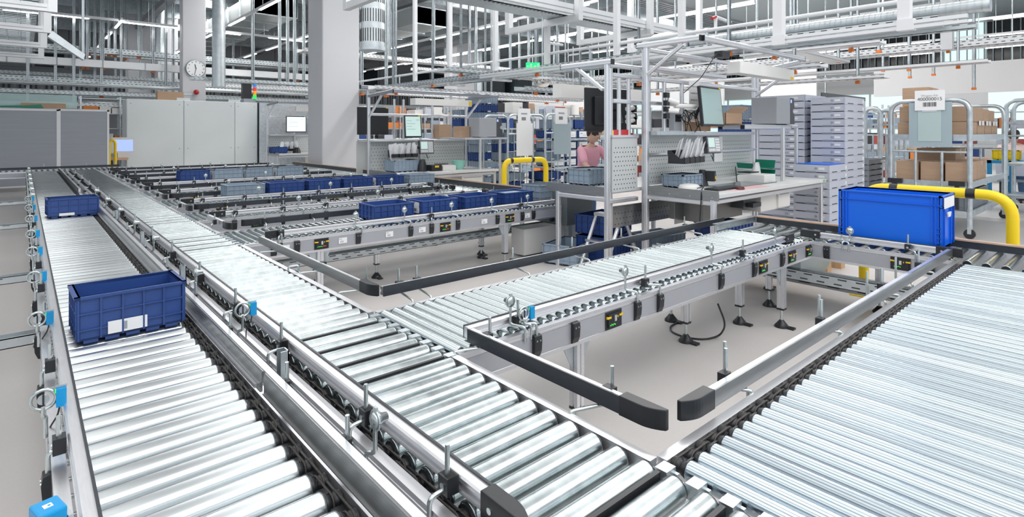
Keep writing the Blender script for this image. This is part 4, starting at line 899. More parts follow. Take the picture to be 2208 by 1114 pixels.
ob('bench_cable', MB().tube(rot_path([(4.62, 2.72, .80), (4.55, 2.60, .835), (4.435, 2.57, .815), (4.43, 2.57, .70), (4.43, 2.60, .25)], .05), .005, BLK, 6), None, label='black cable hanging over the steel edge of the bench', cat='cable')
paper('white price list hanging on the pegboard right of the terminal', (5.85, YB + .0, .98), .18, .28, 0, ((9, .24, .01), (8, .2, .01), (9, .16, .01), (7, .1, .01)))
# ---- workstation A2 (seen from the back)
XB, YK = 3.98, 3.24
t = thing('workstation', 'aluminium workstation seen from behind, left of the tall workstation', 'workstation', (0, 0, 0)); zt = .78
bar(t, 'post', (XB, YK, 0), (XB, YK, 1.93)); bar(t, 'post', (XB + .075, YK + .03, 0), (XB + .075, YK + .03, 1.90)); bar(t, 'post', (XB, 3.85, 0), (XB, 3.85, zt - .05)); bar(t, 'post', (XB + 1.6, YK, 0), (XB + 1.6, YK, zt)); bar(t, 'post', (XB + 1.6, 3.85, 0), (XB + 1.6, 3.85, zt))
bar(t, 'canopy_arm', (XB, 3.18, 1.945), (XB, 3.80, 1.945), .05, ends=True); bar(t, 'brace', (XB, YK + .05, 1.70), (XB, 3.62, 1.93), .032)
for z in (1.93, 1.84, 1.60): bar(t, 'cross_beam', (XB + .1, YK + .02, z), (5.9, YK + .02, z), .038)
ob('bench_top', MB().box(XB + .03, YK + .02, zt - .035, XB + 1.7, 4.0, zt, TOP), t); ob('side_plate', MB().box(XB - .002, YK + .03, zt - .055, XB + .004, 4.02, zt + .03, STEEL), t, label='brushed steel edge plate')
bar(t, 'bench_beam', (XB, YK, zt - .08), (XB, 3.85, zt - .08), .04); bar(t, 'bench_beam', (XB, YK, zt - .10), (4.42, YK, zt - .10), .04)
pegboard(t, XB + .06, 4.42, zt - .02, 1.26, YK - .01, step=.042, hole=.0075); ob('shelf', MB().box(XB + .05, YK - .02, 1.262, 4.43, YK + .12, 1.285, ALU), t)
pegboard(t, XB + .15, 5.2, .42, .62, YK + .05, step=.05, m=STEEL)
for u in (1361, 1404, 1340): x = xat(u, YK); bar(t, 'post', (x, YK + .03, 1.28), (x, YK + .03, 1.84), .032)
monitor('black monitor seen between the aluminium posts, back left of the tall workstation', (4.36, 3.55, 1.32), PI - .1, .62, .42, 0, BLK, True, extra=0)
for k, v in enumerate((235, 255, 275)):
    pass
t = thing('pivot_mount', 'white monitor arm clamped behind the partition posts', 'monitor arm', (0, 0, 0))
for v in (235, 252, 262): p = Yp(1352, v, 3.35); ob('tube', MB().cyl(p, (p[0] + .10, p[1], p[2] + .015), .024, OFFW, 12), t); ob('joint', MB().box(p[0] + .09, p[1] - .02, p[2] - .03, p[0] + .13, p[1] + .02, p[2] + .04, BLK), t)
ob('tool_case', MB().box(4.10, YK + .02, 1.285, 4.36, YK + .10, 1.335, REDL).box(4.05, YK + .02, 1.285, 4.10, YK + .10, 1.33, YEL), None, label='red and yellow tool case on the partition shelf', cat='tool case')
for i, (x0, y0, z0) in enumerate(((4.05, 3.30, 1.66),)):
    lt = thing('bench_lamp', 'long white lamp behind the partition posts', 'lamp', (0, 0, 0)); ob('housing', MB().box(4.05, 3.9, 1.66, 5.6, 4.0, 1.80, OFFW), lt)
    for q in (4.3, 5.3): ob('suspension', MB().cyl((q, 3.95, 1.8), (q, 3.95, 2.2), .006, ZROD, 6), lt)
# ---- generic workstation further back
def station(label, x0, x1, yf, yb, zt, ztop, zpeg, zshelf, scr, mon_u=None):
    t = thing('workstation', label, 'workstation', (0, 0, 0))
    for x in (x0, x1): bar(t, 'post', (x, yb, 0), (x, yb, ztop)); bar(t, 'post', (x, yf + .06, 0), (x, yf + .06, zt - .04))
    bar(t, 'canopy_arm', (x0, yb, ztop), (x0, yf + .1, ztop + .04), .05, m=ALUD); bar(t, 'canopy_arm', (x1, yb, ztop), (x1, yf + .1, ztop + .04), .05, m=ALUD)
    bar(t, 'canopy_beam', (x0, yf + .1, ztop + .04), (x1 + .1, yf + .1, ztop + .04), .055, ALUD, True); bar(t, 'brace', (x0, yb, ztop - .35), (x0, yb - .45, ztop), .035); bar(t, 'brace', (x1, yb, ztop - .35), (x1, yb - .45, ztop), .035)
    bar(t, 'cross_beam', (x0, yb, ztop - .30), (x1, yb, ztop - .30), .04); bar(t, 'cross_beam', (x0, yb, zpeg), (x1, yb, zpeg), .04); bar(t, 'post', ((x0 * .5 + x1 * .5), yb, zt), ((x0 * .5 + x1 * .5), yb, ztop - .3), .035)
    ob('bench_top', MB().box(x0, yf, zt - .035, x1 + .05, yb - .02, zt, TOP), t, bev=.003); ob('side_plate', MB().box(x0 - .003, yf - .01, zt - .06, x0 + .003, yb, zt + .03, STEEL), t, label='brushed steel edge plate')
    bar(t, 'bench_beam', (x0, yf + .06, zt - .07), (x1, yf + .06, zt - .07), .045); pegboard(t, x0 + .03, x1 - .03, zt + .01, zpeg, yb + .02, step=.055, hole=.0085)
    ob('shelf', MB().box(x0, yb - .2, zpeg, x0 + (x1 - x0) * .45, yb, zpeg + .02, mat('pale_shelf', (.66, .72, .72), .4)), t)
    ob('drawer_unit', MB().box(x0 * .35 + x1 * .65, yf + .08, zt - .34, x1 - .25, yf + .6, zt - .06, OFFW).box(x0 * .35 + x1 * .65 + .03, yf + .076, zt - .13, x1 - .28, yf + .08, zt - .12, ALUD), t)
    return t
YSF, YSB, XS0, XS1 = 7.55, 8.45, 4.27, 6.25
zt = .66
WB = station('middle workstation right of the big grey column with pegboard and lamp', XS0, XS1, YSF, YSB, zt, 1.90, 1.16, 1.2, None)
lt = thing('bench_lamp', 'long white lamp hanging in the middle workstation', 'lamp', (0, 0, 0)); a = Yp(890, 219, 7.7); c = Yp(1011, 230, 7.7); ob('housing', MB().box(a[0], 7.62, a[2] - .05, c[0], 7.78, a[2] + .055, OFFW), lt); ob('warning_label', MB().box(c[0] - .06, 7.617, a[2] - .045, c[0] - .01, 7.62, a[2] + .04, YEL), lt)
for q in (a[0] + .2, c[0] - .2): ob('suspension', MB().cyl((q, 7.7, a[2] + .05), (q, 7.7, 1.92), .007, ZROD, 6), lt)
monitor('pale green screen monitor on the middle workstation', Yp(892, 296, 7.9), -.1, .30, .36, -.10)
keypad_terminal('yellow lit weighing terminal on the middle workstation pegboard', Yp(921, 331, 8.1), -.1, 1.35)
pickbox_row('row of black parts bins on the middle workstation pegboard', Yp(862, 338, 8.2), 0, 4, True)
scale_unit('white scale on the middle workstation bench', (5.42, 7.95, zt), 0)
t = thing('bowl', 'mint green plastic bowl on the middle workstation', 'bowl', (5.72, 7.95, zt)); ob('bowl_shell', MB().lathe([(.07, 0), (.10, .06), (.13, .15), (.145, .16), (.12, .15), (.09, .06), (.01, .02)], MINT, 22), t)
bar(WB, 'post', (6.0, 7.7, zt), (6.0, 7.7, 1.18), .045); bar(WB, 'post', (6.45, 7.7, .0), (6.45, 7.7, 1.18), .045); ob('shelf', MB().box(5.6, 7.6, 1.18, 6.55, 8.35, 1.21, ALU), WB)
printer('grey label printer on the middle workstation shelf', (6.25, 7.85, 1.21), 0, 1.15)
cbox('small cardboard box left of the printer on the middle workstation', (5.85, 8.05, 1.21), .22, .2, .2)
t = thing('scanner_holder', 'black scanner holder on the middle workstation', 'scanner', (4.95, 7.9, zt)); ob('cradle', MB().lathe([(.08, 0), (.07, .1), (.04, .2)], BLK, 14), t); ob('scanner_body', MB().box(.12, -.1, .0, .32, .1, .10, BLK).box(.18, -.105, .06, .26, -.1, .09, YEL), t, bev=.01)
# second canopy behind
t = thing('canopy_frame', 'dark canopy frame behind the middle workstation', 'frame', (0, 0, 0)); a = Yp(777, 187, 9.6); c = Yp(995, 192, 9.6)
bar(t, 'canopy_beam', (a[0], 9.6, a[2]), (c[0], 9.6, a[2]), .07, ALUD, True); bar(t, 'post', (c[0] - .2, 9.7, 0), (c[0] - .2, 9.7, a[2])); bar(t, 'post', (a[0] + .2, 9.7, 0), (a[0] + .2, 9.7, a[2]))
bar(t, 'cross_beam', (a[0], 9.7, 1.15), (c[0], 9.7, 1.15), .05); ob('back_panel', MB().box(a[0], 9.75, .4, c[0], 9.77, 1.14, PEG), t)
for u in (850, 870, 932, 958): x = xat(u, 9.7); bar(t, 'post', (x, 9.7, 1.15), (x, 9.7, 1.95), .04)
monitor('dark monitor at the left of the canopy frame behind the middle workstation', Yp(805, 290, 9.4), 0, .62, .50, 0, BLK, True, extra=0)
cbox('cardboard box on the rear canopy frame', (xat(955, 9.6), 9.62, 1.18), .3, .2, .28)
# ---- workstation C far, left of the big column
YC = 13.7
WC = station('far workstation between the white cabinet and the big grey column', xat(577, YC + .8), xat(690, YC + .8), YC, YC + .8, .78, 1.98, 1.22, 1.2, None)
ob('zinc_panel', MB().box(xat(560, 17), 17, 0, xat(700, 17), 17.05, 2.15, ZINC), None, label='galvanised sheet wall behind the far workstation', cat='panel')
monitor('bright white monitor on the far workstation', Yp(639, 285, 14.1), 0, .50, .40, 0, SCRW)
pickbox_row('black parts bins with white papers on the far workstation', Yp(618, 325, 14.3), 0, 4, True)
lt = thing('bench_lamp', 'white lamp of the far workstation partly behind the column', 'lamp', (0, 0, 0)); a = Yp(637, 234, 13.9); ob('housing', MB().box(a[0], 13.85, a[2] - .06, a[0] + .8, 13.95, a[2] + .06, OFFW), lt); ob('suspension', MB().cyl((a[0] + .1, 13.9, a[2]), (a[0] + .1, 13.9, 2.0), .008, ZROD, 6), lt)
t = thing('scanner_holder', 'black scanner on the far workstation bench', 'scanner', (xat(640, 14), 14, .78)); ob('cradle', MB().lathe([(.1, 0), (.08, .08), (.05, .14)], BLK, 12), t)
# ---- cabinet and screens at the back
t = thing('machine_cabinet', 'large white panelled cabinet behind the conveyor lanes', 'cabinet', (0, 0, 0)); x0, x1, x2, x3 = 2.01, 3.32, 4.62, 5.26; zc = 2.17
for a, c, i in ((x0, x1, 0), (x1, x2, 1), (x2, x3, 2)):
    o = ob('panel', MB().box(a + .012, 17.5, .1, c - .012, 17.53, zc, CAB), t, bev=.01)
    b = MB()
    for (xx, zz) in ((a + .1, zc - .12), (c - .1, zc - .12), (a + .1, .85), (c - .1, .85)): b.cyl((xx, 17.5, zz), (xx, 17.496, zz), .014, ALUD, 8)
    ob('screw', b, o)
ob('body', MB().box(x0 + .0, 17.53, .05, x3, 18.3, zc - .01, CAB), t, bev=.02); ob('plinth', MB().box(x0, 17.55, 0, x3, 18.2, .1, BLK), t); ob('dark_edge', MB().box(x3 - .01, 17.48, .1, x3 + .04, 18.3, zc, BLKS), t)
for xx in (x1, x2): ob('lifting_lug', MB().box(xx - .16, 17.52, zc - .01, xx + .16, 17.55, zc + .07, CAB), t)
cbox('cardboard box standing on the white cabinet beside the clock column', (xat(366, 17.8), 17.8, zc - .01), .62, .3, .25)
def screen_wall(label, x0, x1, y, z1):
    t = thing('partition_screen', label, 'partition', (0, y, 0)); ob('felt_panel', MB().box(x0 + .03, .005, .12, x1 - .03, .03, z1 - .03, FELT), t)
    f = MB(); f.box(x0, 0, z1 - .035, x1, .035, z1, WPAINT); f.box(x0, 0, .1, x0 + .03, .035, z1, WPAINT); f.box(x1 - .04, 0, 0, x1, .035, z1, WPAINT); f.box(x0, 0, .1, x1, .035, .13, WPAINT); ob('frame', f, t); return t
a = xat(127, 16.2)
screen_wall('left grey felt partition screen with white frame at the far left', -2.6, a, 16.2, 1.81); screen_wall('right grey felt partition screen between the long conveyors and the white cabinet', a, 1.53, 16.2, 1.82)
ob('rear_table', MB().box(-2.4, 16.5, 1.78, 1.5, 17.3, 1.84, PEG), None, label='pale table top just showing above the grey screens', cat='table')
cbox('flat open cardboard tray on the table above the left screen', (xat(94, 16.7), 16.7, 1.84), .78, .3, .12, 0, False, False)
b = MB(); b.box(-1.9, 16.6, 1.85, .95, 16.62, 2.16, mat('clear_sheet', (.55, .75, .74), .2, alpha=.5)); ob('plastic_sheet', b, None, label='pale translucent plastic panel standing above the left screen', cat='panel')
b = MB(); b.prism([(-1.2, 1.85), (.35, 1.85), (.30, 1.93), (.05, 1.90), (-.4, 1.88)], 16.5, 16.58, GREENP, 'y'); ob('green_cloth', b, None, label='dark green cloth heap in front of the translucent panel', cat='cloth')
# gap between screens and cabinet
t = thing('monitor', 'purple blue lit monitor in the gap left of the white cabinet', 'monitor', Yp(262, 330, 17.2)); ob('case', MB().box(-.22, 0, 0, .26, .05, .40, OFFW), t); ob('screen', MB().box(-.14, -.004, .05, .24, 0, .34, SCRB), t); ob('foot', MB().box(-.08, 0, -.12, .12, .05, 0, OFFW), t)
ob('desk', MB().box(1.62, 17.0, .60, 2.0, 17.6, .66, WOOD).box(1.64, 17.0, 0, 1.68, 17.6, .6, BLK), None, label='wooden desk edge in the gap below the blue monitor', cat='desk')
ob('yellow_hoop', MB().tube(rot_path([(1.60, 16.9, 0), (1.60, 16.9, 1.05), (1.66, 16.9, 1.12), (1.72, 16.9, 1.05), (1.72, 16.9, 0)], .05), .03, GUARD, 10), None, label='yellow hoop in the gap left of the white cabinet', cat='guard rail')
# ================================================================ bins, trays, carts
def klt_mesh(L, W, H, m, lip=.012, plain=False):
    """ribbed open container, origin at centre of the base; L along x, W along y"""
    b = MB(); t = .006; a, c = L / 2, W / 2; i = .012
    b.box(-a + i, -c + i, .012, a - i, c - i, .02, m)
    for s in (-1, 1):
        b.box(-a + i, s * (c - i), .012, a - i, s * (c - i - t), H, m); b.box(s * (a - i), -c + i, .012, s * (a - i - t), c - i, H, m)
    # rim
    for s in (-1, 1):
        b.box(-a, s * c, H - .010, a, s * (c - i - t), H, m); b.box(s * a, -c, H - .010, s * (a - i - t), c, H, m)
    if not plain:
        for z in (H * .28, H * .62):
            for s in (-1, 1): b.box(-a + .006, s * (c - .004), z, a - .006, s * (c - i), z + .005, m); b.box(s * (a - .004), -c + .006, z, s * (a - i), c - .006, z + .005, m)
        n = max(5, int(L / .065)); q = max(4, int(W / .065))
        for k in range(n + 1):
            x = -a + .012 + (L - .024) * k / n
            for s in (-1, 1): b.box(x - .003, s * (c - .003), .015, x + .003, s * (c - i), H - .01, m)
        for k in range(q + 1):
            y = -c + .012 + (W - .024) * k / q
            for s in (-1, 1): b.box(s * (a - .003), y - .003, .015, s * (a - i), y + .003, H - .01, m)
    else:
        for s in (-1, 1):
            for e in (-1, 1):
                b.box(e * (a - .055), s * c, .02, e * (a - .05), s * (c - i), H - .01, m); b.box(e * (a - .005), s * c, .02, e * a, s * (c - i), H - .01, m); b.box(e * (a - .03), s * c, .02, e * (a - .034), s * (c - i), H - .01, m)
                for k in range(4): b.box(e * (a - .004), s * (c - .002), H * (.14 + k * .09), e * (a - .03), s * (c - i), H * (.14 + k * .09) + .004, m)
                b.box(e * a, s * (c - .002), .02, e * (a - i), s * (c - .008), H - .01, m)
            for e in (-1, 1): b.box(e * a, s * (c * .55), .02, e * (a - i), s * (c * .55 - .006), H - .01, m); b.box(e * a, -c, H * .78, e * (a - i), c, H * .79, m)
            b.box(-a, s * c, H * .82, a, s * (c - i), H * .833, m)
    # foot studs
    for k in range(5):
        x = -a + .05 + (L - .1) * k / 4
        b.box(x - .022, -c + .014, 0, x + .022, -c + .03, .013, m); b.box(x - .022, c - .03, 0, x + .022, c - .014, .013, m)
    return b.mesh('bin_body')
KB = {}
def klt(label, loc, rz=0, L=.40, W=.30, H=.147, m=None, lab=True, group=None, cat='bin', plain=False, labside=-1, content=None, endlab=False):
    m = m or BIN; key = (L, W, H, m.name, plain)
    if key not in KB: KB[key] = klt_mesh(L, W, H, m, plain=plain)
    t = thing('plastic_bin', label, cat, loc, rz, group); ob('bin_body', KB[key], t)
    if lab: ob('paper_label', MB().box(-.03, labside * (W / 2 + .001), H * .10, .055, labside * (W / 2 - .004), H * .10 + .022, WHT), t)
    if endlab: ob('end_label', MB().box(-L / 2 - .002, -W * .28, H * .22, -L / 2 + .01, W * .30, H * .88, WHT).box(-L / 2 - .0026, -W * .18, H * .3, -L / 2 - .001, -W * .02, H * .5, ALUD), t)
    if content is not None: ob('contents', MB().box(-L / 2 + .02, -W / 2 + .02, H * .7, L / 2 - .02, W / 2 - .02, H * .86, content), t)
    return t
GB4 = 'bins waiting on the conveyor with the numbered labels'
for i, (u0, u1, txt) in enumerate(((809, 899, 'leftmost of the four navy bins on the numbered conveyor'), (913, 1002, 'navy bin with a large white end label on the numbered conveyor'), (1006, 1088, 'third navy bin from the left on the numbered conveyor'), (1092, 1157, 'navy bin with pale lid at the right end of the numbered conveyor'))):
    a, c = xat(u0, 4.32), xat(u1, 4.32); klt(txt, (a + .20, 4.49, ZR), 0, group=GB4, endlab=i == 1, content=BING if i == 3 else None)
klt('blue grey bin at the right end of the numbered conveyor beside the bench plate', (xat(1172, 4.4) + .1, 4.52, ZR), .05, m=BING, group=GB4, H=.19)
G5 = 'row of bins on the lane before the middle workstation'
for u0, u1, c, txt in ((488, 574, BING, 'leftmost blue grey bin in the middle row, right of the black guide'), (578, 660, BIN, 'navy bin next to the leftmost grey bin of the middle row'), (663, 738, BIN, 'second navy bin of the middle row, below the big column'), (739, 808, BIN, 'third navy bin of the middle row, under the column corner'), (810, 876, BIN, 'last navy bin of the middle row, with a white end label'), (878, 944, BING, 'blue grey bin ending the middle row before the bench')):
    a, e = xat(u0, 6.95), xat(u1, 6.95); klt(txt, ((a + e) / 2, 7.10, ZR), 0, m=c, group=G5, endlab='white end' in txt, H=.16, L=min(.42, e - a - .01))
G6 = 'bins on a far lane'
for u0, u1, c, txt in ((388, 456, BIN, 'single navy bin in the far row left of the grey bins'), (461, 528, BING, 'first blue grey bin right of the single far navy bin'), (530, 593, BING, 'middle one of the three far blue grey bins'), (596, 660, BING, 'far blue grey bin nearest to the big column')):
    a, e = xat(u0, 9.5), xat(u1, 9.5); klt(txt, ((a + e) / 2, 9.68, ZR), 0, m=c, group=G6, endlab=c is BING, L=min(.44, e - a - .02), H=.19)
# moving bins
t = klt('navy bin riding on the near part of the left conveyor', (.315, 2.69, ZR), .03, .36, .25, .175, BIN, lab=False, group='navy bins moving on the left conveyor')
ob('paper_label', MB().box(-.08, -.1215, .022, .045, -.119, .068, WHT).box(-.03, -.1222, .03, -.02, -.1213, .06, ALUD), t)
t = klt('navy bin farther up the left conveyor before the screens', (.345, 6.62, ZR), .06, .38, .28, .17, BIN, lab=False, group='navy bins moving on the left conveyor')
ob('paper_label', MB().box(-.11, -.1415, .016, .0, -.139, .040, WHT), t)
# big blue bin on the cross conveyor
t = klt('big bright blue deep bin on the cross conveyor beside the yellow guard', (4.575, 1.172, ZR + .01), PI / 2, .60, .35, .355, BRB, lab=False, plain=True)
ob('handle_label', MB().box(-.302, -.15, .27, -.298, .12, .34, WHT), t); ob('latch', MB().prism([(-.05, .24), (.05, .24), (.03, .21), (-.03, .21)], -.306, -.298, WHT), t)
# grey trays in stacks
def tray_mesh(L, W, H, m):
    """L along y (front), W along x; front faces -x"""
    b = MB(); a, c = W / 2, L / 2; t = .006
    b.box(-a, -c, .0, a, c, .006, m)
    for s in (-1, 1): b.box(-a, s * c, 0, a, s * (c - t), H, m); b.box(s * a, -c, 0, s * (a - t), c, H, m)
    b.box(-a - .003, -c, H - .012, a, c, H - .006, m) if False else None
    b.prism([(-c * .93, H * .10), (c * .93, H * .10), (c * .80, H * .0), (-c * .80, H * .0)], -a - .0025, -a, HOLE, 'x'); b.prism([(-c * .32, H * .02), (-c * .28, H * .2), (c * .28, H * .2), (c * .32, H * .02)], -a - .006, -a, TRD, 'x')
    b.box(-a * .75, -c - .002, H * .08, -a * .2, -c, H * .17, HOLE); b.box(a * .25, -c - .002, H * .08, a * .8, -c, H * .17, HOLE)
    for s in (-1, 1): b.box(-a - .004, s * c, 0, -a + .01, s * (c - .012), H, m)
    return b
def tray_stack(desc, x, y, n, W, L, H, m, z0=0, group=None, top=None, words=None):
    body = tray_mesh(L, W, H - .002, m).mesh('tray_body')
    lb = MB().box(-W / 2 - .004, -L * .36, H * .38, -W / 2 - .001, -L * .20, H * .68, WHT).box(-W / 2 - .004, -L * .12, H * .4, -W / 2 - .001, -L * .10, H * .68, ALUD).box(-W / 2 - .004, -L * .16, H * .4, -W / 2 - .001, -L * .145, H * .68, ALUD).box(W * .38, -L / 2 - .003, H * .3, W * .45, -L / 2 - .001, H * .75, WHT).mesh('bar_label')
    for k in range(n):
        pos = 'topmost' if k == n - 1 else 'lowest' if k == 0 else ORD[n - 1 - k] + ' from the top'
        o = thing('storage_tray', f'{desc}, {pos}', 'tray', (x, y, z0 + k * H), 0, group); ob('tray_body', body, o); ob('bar_label', lb, o)
        if k == n - 1 and top: ob('blue_contents', MB().box(-W / 2 + .02, -L / 2 + .02, H * .6, W / 2 - .02, L / 2 - .02, H + .004, top), o)
ORD = {1: 'second', 2: 'third', 3: 'fourth', 4: 'fifth', 5: 'sixth', 6: 'seventh', 7: 'eighth', 8: 'ninth', 9: 'tenth', 10: 'eleventh', 11: 'twelfth', 12: 'thirteenth', 13: 'fourteenth', 14: 'fifteenth', 15: 'sixteenth', 16: 'seventeenth', 17: 'eighteenth', 18: 'nineteenth', 19: 'twentieth', 20: 'twenty-first'}
tray_stack('light grey tray in tall right stack beside the cart', 7.96, 2.67, 19, .70, .40, .092, TRG, group='trays of the tall right stack')
tray_stack('light grey tray in tall stack behind printer shelf', 7.98, 3.26, 20, .70, .62, .090, TRG, group='trays of the stack behind the printer shelf')
tray_stack('light grey tray in the low front stack', 7.24, 2.62, 10, .56, .40, .093, TRG, group='trays of the low front stack', top=BRB)
tray_stack('dark grey tray in short stack left of cart', 9.7, 2.98, 11, .6, .5, .082, TRD, group='dark trays left of the cart')
t = thing('perforated_bracket', 'dark perforated steel bracket above the tall tray stack', 'bracket', (0, 0, 0)); p = Yp(1790, 205, 2.9); q = Yp(1868, 205, 2.9)
b = MB(); b.box(p[0], 3.0, 1.80, q[0] + .3, 3.02, 1.86, PRD); b.box(q[0] + .24, 3.0, 0, q[0] + .3, 3.02, 1.80, ZINC); ob('angle', b, t)
# trolley with cardboard boxes
def arch(par, x, y0, y1, zt, r=.022, m=None, bars=2, rail_z=1.15, name='arch_frame', z0=.12):
    b = MB(); b.tube(rot_path([(x, y0, z0), (x, y0, zt), (x, y1, zt), (x, y1, z0)], .16, 7), r, m or ZINC, 12); o = ob(name, b, par)
    ob('cross_rod', MB().cyl((x, y0, rail_z), (x, y1, rail_z), r * .45, ZINC, 8), o)
    for k in range(bars): yy = y0 + (y1 - y0) * (k + 1) / (bars + 1); ob('upright_rod', MB().cyl((x, yy, .3), (x, yy, rail_z), r * .55, ZINC, 8), o)
    return o
def castors(par, pts):
    for x, y in pts:
        ob('castor', MB().cyl((x - .02, y, .06), (x + .02, y, .06), .06, BLK, 14).box(x - .03, y - .02, .06, x + .03, y + .02, .14, ZINC), par)
x0, xe, ya, yb2 = 8.75, 11.2, 1.46, 2.29
t = thing('shelf_trolley', 'tubular steel shelf trolley with clipboard and numbered sign, right of the tray stacks', 'trolley', (0, 0, 0))
arch(t, x0, ya, yb2, 1.71, .030, rail_z=1.06); arch(t, xe, ya, yb2, 1.71, .030, rail_z=1.06)
for z, e in ((1.25, 0), (.66, 0), (.30, 0)):
    sb = MB(); sb.box(x0, ya + .02, z - .008, xe, yb2 - .02, z, ZINC); sb.box(x0, ya + .0, z - .05, xe, ya + .02, z + .03, ZINC); sb.box(x0, yb2 - .02, z - .05, xe, yb2, z + .03, ZINC); sb.box(x0 - .01, ya, z - .05, x0 + .01, yb2, z + .03, ZINC); ob('shelf', sb, t)
castors(t, ((x0, ya), (x0, yb2), (xe, ya), (xe, yb2)))
for y in (yb2 - .06, ya + .12): ob('coupling', MB().box(x0 - .06, y - .08, .64, x0, y + .08, .70, BLK).box(x0 - .05, y - .02, .35, x0 - .01, y + .02, .64, BLK), t)
p, q = Xp(1960, 222, x0 - .04), Xp(2053, 317, x0 - .04)
o = ob('document_board', MB().box(x0 - .045, q[1], q[2], x0 - .038, p[1], p[2], mat('board_grey', (.36, .45, .49), .45)), t); w_ = p[1] - q[1]
ob('clear_pocket', MB().box(x0 - .050, q[1] + w_ * .24, q[2] + .07, x0 - .046, p[1] - w_ * .22, p[2] - .07, mat('pocket', (.45, .56, .56), .2)), o); ob('clip', MB().box(x0 - .056, q[1] + w_ * .34, p[2] - .12, x0 - .050, p[1] - w_ * .32, p[2] - .085, ALU), o)
p, q = Xp(1973, 196, x0 - .05), Xp(2038, 237, x0 - .05); cy, cz = (p[1] + q[1]) / 2, (p[2] + q[2]) / 2
s_ = ob('number_sign', MB().box(x0 - .062, q[1], q[2], x0 - .058, p[1], p[2], WHT), t); R_ = (PI / 2, 0, -PI / 2)
text('Wagen-Nr', .042, s_, (x0 - .063, cy, cz + .058), R_, ALUD); text('400000015', .058, s_, (x0 - .063, cy, cz + .014), R_)
b = MB(); r = random.Random(9); yy = cy + .07
while yy > cy - .07: wq = r.choice((.002, .004, .006)); b.box(x0 - .0635, yy - wq, cz - .08, x0 - .062, yy, cz - .025, TXT); yy -= wq + r.choice((.002, .003, .005))
ob('barcode', b, s_, kind='stuff')
def tbox(label, u0, u1, v0, v1, x, dx, group='cardboard boxes on the shelf trolley', fl=False):
    a = Xp(u0, v0, x); c = Xp(u1, v1, x); sy = a[1] - c[1]; zb = c[2]; sz = a[2] - c[2]
    return cbox(label, (x + dx / 2, (a[1] + c[1]) / 2, zb), dx, sy, sz, 0, False, True, group=group)
G = 'cardboard boxes on the shelf trolley'
zs = 1.25
def bxx(label, xa, xb, y0, y1, z, h, tape=True): return cbox(label, ((xa + xb) / 2, (y0 + y1) / 2, z), xb - xa - .01, y1 - y0 - .006, h, 0, False, tape, group=G)
bxx('cardboard box behind the clipboard on the upper shelf, lower left', 8.85, 9.45, 1.88, 2.24, zs, .19); bxx('cardboard box behind the clipboard on the upper shelf, lower right', 8.85, 9.45, 1.50, 1.86, zs, .19)
bxx('cardboard box stacked upper left behind the clipboard', 8.85, 9.45, 1.88, 2.22, zs + .195, .2); bxx('cardboard box stacked upper right behind the clipboard', 8.85, 9.45, 1.50, 1.86, zs + .195, .19)
bxx('tall cardboard box topping the trolley at the left', 8.9, 9.4, 1.90, 2.20, zs + .40, .25)
for i in range(3):
    k = ['nearest', 'middle', 'farthest'][i]
    bxx(f'small cardboard carton with white tabs, lower row, {k} from the arch', 9.50 + i * .5, 9.95 + i * .5, 1.50, 1.95, zs, .19, False); bxx(f'small cardboard carton with white tabs, upper row, {k} from the arch', 9.47 + i * .42, 9.87 + i * .42, 1.50, 1.95, zs + .195, .19 - i * .01, False)
    ob('paper_tabs', MB().box(9.5 + i * .5, 1.485, zs + .15, 9.62 + i * .5, 1.49, zs + .21, WHT).box(9.7 + i * .5, 1.485, zs + .15, 9.82 + i * .5, 1.49, zs + .21, WHT), None, label=f'white paper tabs on the {k} small cartons of the trolley', cat='paper')
for i, (y0, y1, w0) in enumerate(((2.0, 2.25, 'left'), (1.74, 1.98, 'middle'), (1.49, 1.72, 'right'))): bxx(f'cardboard box on the lower trolley shelf, {w0} of three in front', 8.82, 9.4, y0, y1, .66, .27)
bxx('large cardboard box at the back of the lower trolley shelf', 9.6, 10.2, 1.75, 2.2, .66, .42); bxx('cardboard box at the near side end of the lower trolley shelf', 9.42, 10.0, 1.49, 1.72, .66, .27)
for i in range(2): klt(['grey container on the lowest trolley shelf, nearer one', 'grey container on the lowest trolley shelf, farther one'][i], (9.2 + i * .75, 1.72, .30), 0, .7, .42, .26, TRD, lab=False, group='grey containers on the lowest trolley shelf')
# second trolleys
for i, (u0, u1, x, zt_, txt) in enumerate(((1867, 1898, 12.2, 1.75, 'far grey arch trolley left of the cardboard trolley'), (1899, 1925, 12.4, 1.72, 'second far arch trolley half hidden by the cardboard trolley'), (2168, 2204, 11.6, 1.80, 'arch trolley at the right edge of the picture'))):
    t = thing('shelf_trolley', txt, 'trolley', (0, 0, 0)); y1_, y0_ = yat(u0, x), yat(u1, x)
    if i == 2: y0_ = y1_ - .5
    arch(t, x, y0_, y1_, zt_, .03, rail_z=1.25, bars=1); arch(t, x + .8, y0_, y1_, zt_, .03, rail_z=1.25, bars=1)
    for z in (1.45, .8, .3): ob('shelf', MB().box(x, y0_, z - .02, x + .8, y1_, z + .02, ZINC), t)
    castors(t, ((x, y0_), (x, y1_), (x + .8, y0_), (x + .8, y1_)))
